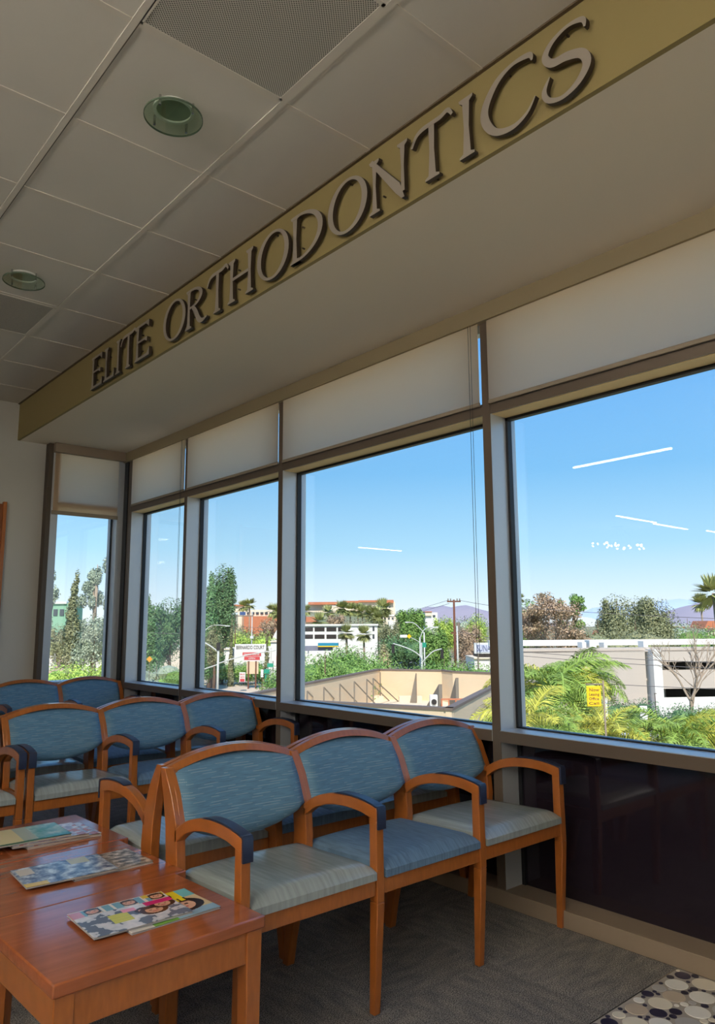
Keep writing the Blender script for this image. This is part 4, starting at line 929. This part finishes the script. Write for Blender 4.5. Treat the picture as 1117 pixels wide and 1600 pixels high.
for x0, x1, y in ((936, 943, 1004), (948, 960, 1001), (972, 978, 1005), (1037, 1045, 1003)): b.block('vent_box', x0, y, x1, 1013, 4, 5.2, M['bright'])
# -- red roofed houses far right
for x0, x1, y0, y1, D, lb in ((1046, 1072, 979, 986, 190, 'orange roofed house behind the garage, left of the bare tree'), (1098, 1130, 970, 982, 170, 'orange roofed house behind the garage at the right edge'), (938, 958, 984, 992, 190, 'orange roofed house seen between the brown trees')):
    b = Bld('tiled_house', (x0+x1)/2, y1, D, lb, group='orange roofed houses behind the garage'); b.block('wall', x0+2, y1, x1-2, y1+8, 0, 6, M['cream'], ground=True)
    a0, z0 = b.xz(x0, y1); a1, z1 = b.xz(x1, y0); MB().prism([(a0, z0), (a1, z0), (a1-(a1-a0)*.2, z1), (a0+(a1-a0)*.2, z1)], -.8, 7).build('roof', M['tile'], b.r)

# -- hills
def hill(label, prof, D, m, depth=500):
    r = MB(); pts = [P(x, y, D) for x, y in prof]; n = len(pts); vs = []
    for k, (dz, off) in enumerate(((-1, -depth*.6), (-.35, -depth*.3), (0, 0), (-.5, depth*.4))):
        for p in pts: hh = (p.z-GZ); vs.append((p.x+HF.x*off, p.y+HF.y*off, GZ+hh*(1+dz)+(0 if k in (0, 2) else hh*.06*sin(p.x*.01))))
    fs = [(k*n+i, k*n+i+1, (k+1)*n+i+1, (k+1)*n+i) for k in range(3) for i in range(n-1)]
    o = MB().add(vs, fs).build('hill', m, smooth=True); tag(o, label, 'hill'); return o
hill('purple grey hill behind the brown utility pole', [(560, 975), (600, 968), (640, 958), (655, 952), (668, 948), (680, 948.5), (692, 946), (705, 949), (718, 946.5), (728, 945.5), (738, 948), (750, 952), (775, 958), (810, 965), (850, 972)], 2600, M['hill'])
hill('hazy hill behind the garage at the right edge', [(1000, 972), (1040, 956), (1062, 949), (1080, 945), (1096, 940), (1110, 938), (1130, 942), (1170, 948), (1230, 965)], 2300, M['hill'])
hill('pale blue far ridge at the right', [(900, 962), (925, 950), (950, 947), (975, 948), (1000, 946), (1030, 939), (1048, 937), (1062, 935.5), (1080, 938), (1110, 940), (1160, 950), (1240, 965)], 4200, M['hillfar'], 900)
slope = MB(); prof = [(280, 968), (340, 962), (400, 958), (470, 956), (560, 958), (620, 965), (680, 975)]; pts = [P(x, y, 420) for x, y in prof]
vs = [(p.x-HF.x*170, p.y-HF.y*170, GZ) for p in pts]+[tuple(p) for p in pts]+[(p.x+HF.x*100, p.y+HF.y*100, p.z) for p in pts]; n = len(pts)
o = MB().add(vs, [(k*n+i, k*n+i+1, (k+1)*n+i+1, (k+1)*n+i) for k in range(2) for i in range(n-1)]).build('wooded_slope', M['ground'], smooth=True); struct(o, 'gentle wooded slope under the hotel')

# -- trees: left windows
GT = 'street trees outside'
tree('conifer_tree', 98, 138, 895, 105, 'tall brownish conifer in the far window', LF['olive'], GT, 'cone', .12, 2600, .32)
tree('eucalyptus_tree', 124, 180, 868, 112, 'tall airy eucalyptus in the far window', LF['grey'], GT, 'airy', .3, 2200, .34, barkm='barkpale')
tree('round_tree', 112, 186, 960, 104, 'low grey green tree under the eucalyptus', LF['grey'], GT, 'round', .25, 2000, .3)
tree('round_tree', 60, 97, 885, 100, 'loose tree cut by the left jamb of the far window', LF['grey'], GT, 'airy', .4, 600, .32)
tree('round_tree', 72, 112, 975, 118, 'small green tree before the orange roofed house', LF['olive'], GT, 'round', .3, 900, .28)
tree('shrub', 60, 128, 1022, 78, 'dry brown shrubs below the far window trees', LF['brown'], GT, 'wide', .02, 1500, .16, cat='shrub')
tree('shrub', 78, 168, 1032, 48, 'bright yellow green shrub at the foot of the far window', LF['bright'], GT, 'wide', .5, 2600, .15, cat='shrub')
tree('shrub', 150, 186, 1014, 88, 'green shrub beside the parked grey car in the far window', LF['bright'], GT, 'round', .1, 800, .16, cat='shrub')
tree('conifer_tree', 208, 262, 932, 112, 'bright green conifer at the left of the narrow bay', LF['conifer'], GT, 'cone', .15, 2400, .3)
tree('round_tree', 234, 300, 934, 120, 'bushy green tree right of the conifer in the narrow bay', LF['dark'], GT, 'round', .2, 3000, .3)
tree('shrub', 228, 262, 1026, 92, 'low dry shrub on the verge in the narrow bay', LF['grey'], GT, 'wide', .02, 1300, .14, cat='shrub')
tree('shrub', 262, 300, 1034, 90, 'low green shrub on the verge in the narrow bay', LF['green'], GT, 'wide', .02, 1300, .14, cat='shrub')
tree('conifer_tree', 305, 356, 898, 105, 'tall dense conifer in the second bay', LF['conifer'], GT, 'cone', .12, 4200, .3)
tree('round_tree', 322, 374, 884, 112, 'taller fluffy tree leaning behind the dense conifer', LF['dark'], GT, 'round', .25, 4500, .3)
tree('round_tree', 320, 352, 975, 100, 'small olive tree under the dense conifer', LF['olive'], GT, 'round', .35, 900, .24)
tree('column_tree', 357, 367, 965, 108, 'slim cypress left of the roadside sign', LF['olive'], GT, 'cone', .02, 900, .24)
tree('column_tree', 410, 424, 985, 108, 'slim cypress right of the roadside sign', LF['olive'], GT, 'cone', .02, 800, .24)
tree('round_tree', 336, 400, 972, 155, 'olive green trees on the slope behind the sign', LF['olive'], GT, 'wide', .2, 1800, .36)
tree('round_tree', 372, 424, 984, 150, 'yellow green bushes behind the white wall', LF['bright'], GT, 'wide', .2, 1200, .32)
tree('round_tree', 400, 440, 966, 200, 'dry purple grey tree on the slope above the sign', LF['brown'], GT, 'round', .3, 900, .4)
tree('shrub', 358, 404, 1027, 112, 'round green hedge at the foot of the sign', LF['green'], GT, 'wide', .02, 1800, .2, cat='shrub')
tree('shrub', 318, 360, 1030, 114, 'dry shrubs left of the round hedge', LF['grey'], GT, 'wide', .02, 900, .2, cat='shrub')
tree('shrub', 398, 415, 1034, 114, 'small green bush right of the sign board', LF['green'], GT, 'round', .02, 500, .2, cat='shrub')
for k, (px, py, D) in enumerate(((380, 941, 250), (390, 938, 240), (427, 946, 200), (436, 948, 190))): far_palm(px, py, D, ['leftmost hill palm above the roadside sign', 'second hill palm above the roadside sign', 'palm left of the second mullion', 'palm beside the second mullion'][k], 40+k, R=2.6)
# -- third bay
pl3 = [(477, 948, 230, 2.6), (499, 962, 190, 2.8), (513, 949, 260, 3.4), (533, 942, 230, 3.2), (547, 945, 235, 3.0), (559, 946, 240, 2.8), (566, 950, 230, 2.6), (573, 948, 238, 2.7), (580, 953, 215, 2.8), (587, 950, 210, 3.0), (590, 958, 200, 2.6), (597, 941, 215, 3.4), (601, 950, 235, 2.4)]
nm3 = ['palm at the left edge of the large third bay', 'low palm over the office roof', 'dark headed palm before the hotel', 'palm before the hotel, first of the tall row', 'palm before the hotel, second of the tall row', 'palm before the hotel, third of the tall row', 'short palm in the middle of the tall row', 'palm before the hotel, fifth of the tall row', 'stout palm right of the office block', 'bushy palm right of the office block', 'shorter palm next to the tallest one', 'tallest palm, right of the office block', 'slim palm behind the tallest one']
for k, (px, py, D, R) in enumerate(pl3): far_palm(px, py, D, nm3[k], 60+k, R=R)
far_palm(541, 980, 140, 'small palm in front of the office windows', 80, R=2.0); far_palm(568, 982, 140, 'second small palm in front of the office windows', 81, R=2.0)
tree('round_tree', 508, 546, 959, 200, 'brown leafless round tree above the office roof', LF['brown'], GT, 'round', .4, 1500, .35)
tree('round_tree', 550, 592, 962, 198, 'dark green shrubbery under the palm row', LF['olive'], GT, 'wide', .3, 1500, .35)
tree('round_tree', 590, 628, 973, 150, 'olive tree left of the avenue', LF['olive'], GT, 'round', .1, 1800, .3)
tree('round_tree', 620, 670, 951, 170, 'tall round bright green tree beside the avenue', LF['green'], GT, 'round', .2, 4200, .42)
tree('round_tree', 606, 660, 984, 140, 'dark green tree under the tall round one', LF['dark'], GT, 'wide', .05, 2400, .32)
tree('round_tree', 650, 705, 978, 125, 'leafy green tree left of the utility pole', LF['green'], GT, 'round', .1, 3600, .3)
tree('round_tree', 676, 712, 962, 200, 'light green tree behind the utility pole', LF['bright'], GT, 'round', .1, 1500, .4)
tree('round_tree', 612, 634, 955, 250, 'olive tree beside the pale houses', LF['olive'], GT, 'round', .1, 900, .5)
tree('round_tree', 725, 765, 958, 210, 'bright green tree at the right end of the third bay', LF['bright'], GT, 'round', .1, 1500, .45)
tree('round_tree', 706, 745, 957, 260, 'distant grey green tree behind the wires', LF['grey'], GT, 'wide', .1, 900, .5)
tree('bare_bush_tree', 700, 766, 974, 120, 'brown leafless thicket right of the utility pole', LF['brown'], GT, 'round', .05, 4200, .2)
tree('big_leafy_tree', 455, 560, 1008, 70, 'large leafy tree behind the rooftop wall, left of the braces', LF['green'], GT, 'wide', .12, 6500, .2)
tree('big_leafy_tree', 515, 602, 1006, 78, 'leafy tree behind the rooftop wall, right half of the clump', LF['green'], GT, 'wide', .12, 5200, .21)
tree('khaki_tree', 588, 613, 1006, 88, 'dry khaki tree at the end of the leafy clump', LF['khaki'], GT, 'round', .1, 1600, .18)
tree('leafy_tree', 664, 722, 1021, 74, 'leafy green tree behind the rooftop wall near the traffic signals', LF['green'], GT, 'wide', .15, 3600, .2)
tree('leafy_tree', 708, 752, 1030, 72, 'lower green tree behind the rooftop wall under the white sign', LF['green'], GT, 'wide', .15, 2200, .19)
tree('young_shrub', 742, 775, 1108, 36, 'yellow green shrub at the foot of the tan wall', LF['bright'], GT, 'round', .3, 900, .10, cat='shrub')
# -- fourth bay
tree('round_tree', 800, 850, 938, 120, 'green tree at the left of the fourth bay', LF['green'], GT, 'round', .1, 3400, .34)
tree('round_tree', 870, 918, 928, 135, 'green crown rising behind the brown tree', LF['green'], GT, 'airy', .5, 1400, .36)
bare_tree(872, 932, 1050, 104, 1.3, 'large brown half leafless tree in the fourth bay', 4, 5, LF['brown'], 9000, tw=.016)
tree('round_tree', 812, 925, 942, 112, 'brown twiggy mass of the large half leafless tree', LF['brown'], GT, 'round', .15, 7000, .2, dens=.6)
tree('round_tree', 905, 960, 962, 118, 'brown and green low trees between the two large ones', LF['olive'], GT, 'wide', .05, 2200, .28)
tree('round_tree', 924, 1000, 930, 125, 'large dark olive tree above the garage, left half', LF['olive'], GT, 'round', .1, 4600, .34)
tree('round_tree', 962, 1018, 934, 134, 'middle crown of the dark olive trees above the garage', LF['olive'], GT, 'round', .1, 3600, .34)
tree('round_tree', 980, 1064, 935, 130, 'large dark olive tree above the garage, right half', LF['olive'], GT, 'round', .1, 4600, .34)
tree('round_tree', 958, 1024, 962, 108, 'yellowish tree in front of the dark olive ones', LF['khaki'] if 0 else LF['olive'], GT, 'wide', .05, 2600, .26)
tree('round_tree', 1035, 1110, 960, 150, 'grey green trees behind the bare tree', LF['grey'], GT, 'wide', .05, 2200, .34)
tree('round_tree', 1085, 1140, 966, 140, 'green trees at the right edge behind the garage', LF['green'], GT, 'wide', .05, 1600, .34)
bare_tree(1080, 968, 1106, 59, 1.3, 'pale leafless tree in front of the garage', 11, 5, tw=.020, spread=.5)
far_palm(813, 930, 330, 'tiny palm at the left of the fourth bay', 90, R=2.6); far_palm(847, 930, 360, 'second tiny palm above the brown tree', 91, R=2.8)
far_palm(1094, 933, 190, 'slim palm in front of the hazy hill', 92, R=3.0); far_palm(1113, 908, 110, 'big dark palm at the right edge', 93, R=3.2); far_palm(946, 940, 420, 'tiny palm between the large trees', 94, R=3.0)
tree('clipped_hedge', 955, 1024, 1087, 60, 'clipped green hedge in front of the garage wall', LF['dark'], 'hedges at the garage', 'wide', .02, 2600, .14, cat='hedge')
tree('clipped_hedge', 1040, 1140, 1094, 58, 'low green hedge around the bare tree', LF['dark'], 'hedges at the garage', 'wide', .02, 2600, .14, cat='hedge')
fm = [LF['frond'], LF['frondy'], LF['frond'], LF['frond']]; fy = [LF['frondy'], LF['frondy'], LF['frond']]
palm(862, 1078, 17.5, 1.75, 'largest green feather palm, left of the yellow banner', fm, 30, 1); palm(905, 1064, 19, 1.35, 'feather palm whose fronds arch over the yellow banner', fm, 22, 2)
palm(828, 1130, 15, 1.25, 'yellow green feather palm in the bottom left of the fourth bay', fy, 26, 3); palm(950, 1150, 16, 1.25, 'golden feather palm under the yellow banner', fy, 28, 4)
palm(1062, 1158, 16, 1.35, 'light green feather palm before the garage', fm, 28, 5); palm(1118, 1156, 17, 1.4, 'light green feather palm at the right edge', fm, 24, 6)
palm(880, 1165, 14, .95, 'small grey green feather palm at the window bottom', [LF['frond']], 22, 7)

# -- writing
def text_mesh(body, size, m, parent, loc, rz=0., name='lettering', ext=.01, align='CENTER', sx=1.):
    c = bpy.data.curves.new(name, 'FONT'); c.body = body; c.size = size; c.extrude = ext; c.align_x = align; c.align_y = 'CENTER'; c.resolution_u = 2
    t = bpy.data.objects.new('tmp', c); COL.objects.link(t); bpy.context.view_layer.update(); me = bpy.data.meshes.new_from_object(t.evaluated_get(bpy.context.evaluated_depsgraph_get())); bpy.data.objects.remove(t); bpy.data.curves.remove(c)
    me.materials.clear(); me.materials.append(m); o = link(name, me, parent, 0, loc); o.rotation_euler = (pi/2, 0, rz); o.scale = (sx, 1, 1); return o
# roadside sign
b = Bld('roadside_sign', 392, 1030, 104, 'white roadside sign with three lines of lettering on two posts', cat='sign')
b.block('top_board', 367, 1006.5, 415.5, 1016.8, 0, .3, M['white']); b.block('header', 379, 1019.5, 407.5, 1025.5, 0, .25, M['redsign']); b.block('second_board', 381.5, 1026.2, 405.5, 1031.5, 0, .25, M['redsign']); b.block('white_strip', 380, 1031.5, 406, 1033.5, 0, .25, M['white'])
b.block('lower_board', 385.5, 1033.5, 403.5, 1053, 0, .2, M['stucco'])
for x in (387.5, 399): b.block('post', x, 1033, x+1.6, 1068, -.12, 0, M['polewood'], ground=True)
def btext(b, s, px, py, hpx, m, wpx=None, ext=.02, off=.03):
    x, z = b.xz(px, py); hm = hpx/FPX*b.D*1.38; o = text_mesh(s, hm, m, b.r, (x, -off, z), 0, ext=ext)
    if wpx: w = max(v.co.x for v in o.data.vertices)-min(v.co.x for v in o.data.vertices); k = wpx/FPX*b.D/w; o.scale = (k, 1, 1)
    return o
btext(b, 'BERNARDO COURT', 391, 1011.8, 5.6, M['black'], 43); btext(b, 'DENTAL CENTER', 393, 1022.6, 2.8, M['white'], 24); btext(b, 'OPEN', 393.5, 1029, 2.6, M['white'], 10)
b = Bld('red_white_board', 378.5, 1055, 100, 'small white board with red writing standing by the road', cat='sign')
b.block('board', 374, 1050.5, 383, 1066, 0, .1, M['white']); btext(b, 'SALE', 378.5, 1053.5, 2.6, M['redsign'], 7); btext(b, 'NOW', 378.5, 1058, 2.4, M['redsign'], 7); b.block('red_panel', 375, 1060.5, 382, 1065, -.04, 0, M['redsign']); b.block('foot', 373.5, 1066, 383.5, 1067.2, -.2, .3, M['black'])
b = Bld('street_signs', 418, 1045, 98, 'turquoise street signs on a pole beside the white wall', cat='sign')
b.block('pole', 425.6, 1033, 426.8, 1060, .1, .2, M['galv'], ground=True); b.block('sign_plate', 417.5, 1036.5, 427, 1042.5, 0, .06, M['greensign']); b.block('sign_plate', 412.5, 1045.5, 421.5, 1053, -.1, -.04, M['greensign']); b.block('sign_plate', 414, 1054, 418.5, 1065, -.1, -.04, M['greensign'])
b.block('pole', 416.2, 1044, 417.4, 1068, 0, .06, M['pole'], ground=True); b.block('white_plate', 407.5, 1046, 411.5, 1058, -.1, -.04, M['white']); b.block('pole', 409, 1058, 410.4, 1071, -.08, -.02, M['polewood'], ground=True)
b = Bld('white_shop_sign', 756, 1012, 96, 'white framed shop sign at the right end of the third bay', cat='sign')
b.block('board', 741, 1004.5, 790, 1021, 0, .5, M['white']); b.block('face', 743, 1007, 788, 1018.8, -.06, 0, mk('sign_face', (206, 208, 224), .5)); btext(b, 'SUNAWAY', 765, 1013, 9.5, mk('sign_blue_print', (110, 118, 150), .5), 40, off=.09); b.block('post', 746, 1021, 748.5, 1030, .1, .3, M['galv'], ground=True); b.block('post', 782, 1021, 784.5, 1030, .1, .3, M['galv'], ground=True)
b = Bld('small_shop', 760, 1035, 100, 'low white shop wall with a dark gap under the shop sign')
b.block('wall', 741, 1028.5, 800, 1060, 0, 8, M['bright'], ground=True); b.block('opening', 750, 1021.5, 800, 1028.5, 1, 6, M['dark'])
b.block('roof_edge', 740, 1027.6, 801, 1029, -.3, 8, M['cream'])
b = Bld('yellow_banner', 928, 1088, 14.5, 'yellow banner with dark handwriting hanging above the palms', cat='banner')
x0, z1 = b.xz(916, 1072); x1, z0 = b.xz(940, 1104)
MB().box(x0, x1, 0, .02, z0, z1).build('cloth', M['yellow'], b.r, bevel=.008)
for s, y, h_ in (('Now', 1078, 5), ('Leasing', 1085, 4.4), ('Office', 1092, 4.4), ('Call', 1099, 4)): btext(b, s, 928, y, h_, M['polewood'], 15, .002, .003)
MB().tube([(x1+.06, .03, 0), (x1+.06, .03, z1+.1)], .018, 8).build('post', M['barkpale'], b.r); MB().tube([(x0, .03, z1+.03), (x1+.06, .03, z1+.03)], .015, 6).build('cross_bar', M['galv'], b.r)
b = Bld('grey_pedestal', 945, 1093, 44, 'pale stone post right of the yellow banner', cat='post'); b.block('shaft', 941.5, 1088, 949, 1103, 0, .3, M['bright'], ground=True); b.block('head', 940.5, 1072, 950, 1084, -.05, .35, M['concrete']); b.block('neck', 942, 1084, 948.5, 1088, .03, .27, M['galv'])
b = Bld('white_street_sign', 1006, 1113, 40, 'white rectangular street sign seen from behind, by the palms', cat='sign'); b.block('plate', 999.5, 1103, 1012.5, 1128, 0, .03, M['white']); b.block('post', 1005.3, 1103, 1006.7, 1140, .03, .09, M['galv'], ground=True)
b = Bld('slim_post', 1024, 1095, 52, 'slim brown post before the white garage column', cat='post'); b.block('shaft', 1023.2, 1084, 1025.2, 1112, 0, .1, M['polewood'], ground=True); b.block('cap', 1022.8, 1083, 1025.6, 1084.4, -.02, .12, M['galv'])
b = Bld('orange_warning_sign', 233.5, 1030, 88, 'orange diamond warning sign on the verge in the narrow bay', cat='sign')
x, z = b.xz(233.5, 1030); MB().prism([(x-.35, z), (x, z-.35), (x+.35, z), (x, z+.35)], 0, .04).build('diamond', M['orange'], b.r); MB().cyl((x, .06), .03, 0, z, 6).build('post', M['galv'], b.r)
# -- poles, lamps, signals
def pole_thing(name, label, px, pyt, D, rad, m, cat='pole'):
    t = P(px, pyt, D); r = empty(name, (t.x, t.y, GZ), VR); tag(r, label, cat); h = t.z-GZ
    MB().tube([(0, 0, 0), (0, 0, h)], [rad, rad*.75], 10).build('shaft', M[m], r, smooth=True); return r, h
def arc(r, name, pts, rad, m): MB().tube(smooth_pts(pts, 5), rad, 6).build(name, M[m], r, smooth=True)
r, h = pole_thing('utility_pole', 'tall brown utility pole with crossarms in the third bay', 709, 937, 105, .2, 'polewood')
s_ = 105/FPX
for dz, wd in ((.0, 10.5), (.9, 6)):
    MB().box(-wd*s_, wd*s_, -.08, .08, h-.35-dz*5.8*.14*6, h-.15-dz*5.8*.14*6).build('crossarm', M['polewood'], r)
for x in (-9, -5, 5, 9): MB().cyl((x*s_, 0), .08, h-.15, h+.15, 6).build('insulator', M['galv'], r)
MB().cyl((.5, -.2), .28, h-4.4, h-3.2, 10).build('transformer', M['galv'], r)
pole_thing('white_pole', 'thin white pole just right of the brown utility pole', 714, 978, 98, .13, 'pole')
r, h = pole_thing('street_lamp', 'pale street lamp with two curved arms over the avenue', 662.5, 988, 100, .12, 'pole', 'street lamp'); s_ = 100/FPX
arc(r, 'lamp_arm', [(0, 0, h-.1), (-6*s_, 0, h+.5), (-15*s_, 0, h+1.2), (-26*s_, 0, h+1.35)], .06, 'pole'); MB().box(-29*s_, -24*s_, -.15, .15, h+1.25, h+1.42).build('lamp_head', M['pole'], r)
r, h = pole_thing('street_lamp', 'second pale street lamp with one arm curving right', 656, 996, 98, .11, 'pole', 'street lamp')
arc(r, 'lamp_arm', [(0, 0, h-.1), (5*s_, 0, h+.8), (12*s_, 0, h+1.25), (22*s_, 0, h+1.3)], .06, 'pole'); MB().box(19*s_, 28*s_, -.15, .15, h+1.2, h+1.4).build('lamp_head', M['pole'], r)
r, h = pole_thing('traffic_signal', 'traffic signal with long curved mast arms over the avenue', 659, 1024, 96, .13, 'pole', 'traffic light'); s_ = 96/FPX
arc(r, 'mast_arm', [(0, 0, h-.3), (-10*s_, 0, h+.4), (-25*s_, 0, h+1.0), (-44*s_, 0, h+1.5)], .08, 'pole'); arc(r, 'mast_arm', [(0, 0, h-.9), (8*s_, 0, h-.2), (18*s_, 0, h+.5), (31*s_, 0, h+.8)], .08, 'pole')
for x, z in ((-44, 1.2), (31, .5)):
    hd = MB().box(x*s_-.18, x*s_+.18, -.2, .1, h+z-.9, h+z+.2).build('signal_head', M['black'], r)
arc(r, 'sign_arm', [(0, 0, h+1.4), (-8*s_, 0, h+1.9), (-18*s_, 0, h+2.3)], .04, 'pole'); MB().prism([(-19*s_-.3, h+2.4), (-19*s_, h+2.1), (-19*s_+.3, h+2.4), (-19*s_, h+2.7)], -.05, 0).build('yellow_diamond', M['yellow'], r)
MB().box(-33*s_, -22*s_, -.04, 0, h+2.25, h+2.6).build('white_plate', M['white'], r); MB().cyl((0, 0), .1, h-.2, h+1.6, 8).build('upper_shaft', M['pole'], r)
MB().box(1*s_, 7*s_, -.06, 0, h+1.0, h+1.6).build('street_name_plate', M['greensign'], r)
r, h = pole_thing('street_lamp', 'pale street lamp with a long arm in the second bay', 341, 1016, 92, .16, 'pole', 'street lamp'); s_ = 92/FPX
arc(r, 'lamp_arm', [(0, 0, h-.2), (-12*s_, 0, h+.5), (-30*s_, 0, h+1.3)], .09, 'pole'); arc(r, 'mast_arm', [(0, 0, h-1.6), (20*s_, 0, h-1.1), (50*s_, 0, h-.5), (88*s_, 0, h-.05)], .07, 'pole'); arc(r, 'mast_arm', [(0, 0, h-1.7), (-15*s_, 0, h-2.1), (-30*s_, 0, h-2.5)], .07, 'pole')
MB().box(-.2, .2, -.2, .15, h, h+.9).build('signal_head', M['black'], r); 
r, h = pole_thing('street_lamp', 'thin curved street lamp in front of the conifers', 316, 990, 100, .08, 'pole', 'street lamp'); arc(r, 'lamp_arm', [(0, 0, h), (12*s_, 0, h+.9), (26*s_, 0, h+1.1), (42*s_, 0, h+1.0)], .06, 'pole'); MB().box(38*s_, 46*s_, -.12, .12, h+.92, h+1.06).build('lamp_head', M['pole'], r)
r, h = pole_thing('flood_light_pole', 'tall thin pole rising behind the roadside sign', 394, 955, 142, .12, 'pole'); MB().cyl((0, 0), .35, h*.55, h*.55+.5, 8).build('collar', M['white'], r)
r, h = pole_thing('gantry_pole', 'slim brown pole with a blue board on the slope above the sign', 368, 962, 142, .09, 'polewood'); MB().box(0, 3.4, -.1, .1, h-.15, h+.05).build('cross_beam', M['galv'], r); MB().box(.8, 1.9, -.12, .02, h+.1, h+.7).build('blue_board', M['carblue'], r)
# -- wires
def wire(name, pts, D, label):
    r = MB(); v = [P(x, y, d) for (x, y), d in zip(pts, D)]; mid = []
    for a, b_ in zip(v, v[1:]):
        for k in range(9): t = k/8; q_ = a.lerp(b_, t); q_.z -= sin(pi*t)*(a-b_).length*.006; mid.append(q_)
    o = MB().tube(mid, .028 if D[0] > 60 else .018, 5).build(name, M['wire']); tag(o, label, 'cable', 'overhead cables outside')
wire('overhead_cable', [(790, 947), (1130, 967)], (60, 48), 'uppermost cable crossing the fourth bay before the trees'); wire('overhead_cable', [(795, 1017), (1130, 1036)], (50, 44), 'second cable crossing the fourth bay at garage roof height')
wire('overhead_cable', [(795, 1023), (1130, 1045)], (48, 42), 'third cable crossing the fourth bay, just under the second'); wire('overhead_cable', [(795, 1058), (1130, 1077)], (46, 40), 'lowest cable crossing the garage front')
wire('overhead_cable', [(590, 957), (700, 938)], (300, 105), 'left upper cable of the utility pole'); wire('overhead_cable', [(718, 938), (800, 950)], (105, 90), 'right upper cable of the utility pole')
wire('overhead_cable', [(714, 986), (800, 1003)], (98, 90), 'lower cable running right from the white pole'); wire('overhead_cable', [(590, 961), (702, 943)], (300, 105), 'left lower cable of the utility pole')
wire('overhead_cable', [(225, 988), (300, 990)], (100, 95), 'cable crossing the narrow bay'); wire('overhead_cable', [(300, 975), (450, 982)], (110, 110), 'cable above the white wall in the second bay')
# -- cars
CP = [(-2.15, .28), (-2.2, .62), (-2.05, .86), (-1.45, .93), (-.85, 1.36), (.45, 1.42), (1.05, 1.0), (1.95, .86), (2.18, .62), (2.15, .28)]
WP = [(-1.32, .95), (-.8, 1.30), (.40, 1.35), (.9, .98)]
def mkcar(m):
    return (MB().prism(CP, -.86, .86).mesh('body', m), MB().prism(WP, -.875, .875).mesh('side_windows', M['winglass']), MB().tube([(0, -.1, 0), (0, .1, 0)], .33, 14).mesh('wheel', M['tyre']), MB().hexa([(-1.45, -.72, .94), (-1.40, -.72, .92), (-1.40, .72, .92), (-1.45, .72, .94)], [(-.9, -.66, 1.33), (-.86, -.66, 1.32), (-.86, .66, 1.32), (-.9, .66, 1.33)]).mesh('windscreen', M['winglass']))
CM = {k: mkcar(M[k]) for k in ('carwhite', 'carblue', 'cardark', 'carsilver')}
def car(px, py, rz, m, label, z=None):
    p = G(px, py, GZ+.15); r = empty('car', (p.x, p.y, GZ+.12), VR+rz); tag(r, label, 'car', 'cars outside'); a, b_, w_, ws = CM[m]
    link('body', a, r, .05); link('side_windows', b_, r); link('windscreen', ws, r)
    for x in (-1.3, 1.35):
        for y in (-.8, .8): link('wheel', w_, r, 0, (x, y, .33))
car(266, 1037, .1, 'carwhite', 'white car parked beyond the verge in the narrow bay'); car(168, 1044, .2, 'carsilver', 'silver car beyond the bright shrub in the far window')
car(618, 1049, .3, 'carwhite', 'white car nearest the rooftop wall, left in the avenue'); car(640, 1048, .5, 'carblue', 'blue car nearest the rooftop wall beside the white one'); car(655, 1046, .4, 'carsilver', 'silver car nearest the rooftop wall at the lamp pole')
car(623, 1040, 1.5, 'carblue', 'blue car second in the avenue queue'); car(632, 1035, 1.5, 'cardark', 'dark car in the avenue queue under the mast arm'); car(622, 1029, 1.5, 'carwhite', 'white car third in the avenue queue'); car(620, 1021, 1.5, 'cardark', 'small dark car far down the avenue'); car(646, 1041, 1.5, 'carwhite', 'white car in the right lane of the avenue')
car(996, 1118, .9, 'carwhite', 'white car behind the white street sign'); car(965, 1160, 1.2, 'carwhite', 'white car under the golden palm at the window bottom'); car(1040, 1160, 1.1, 'carsilver', 'silver car between the palms at the window bottom'); car(1088, 1172, 1.1, 'carwhite', 'white car under the right palms')
bpy.context.view_layer.update()
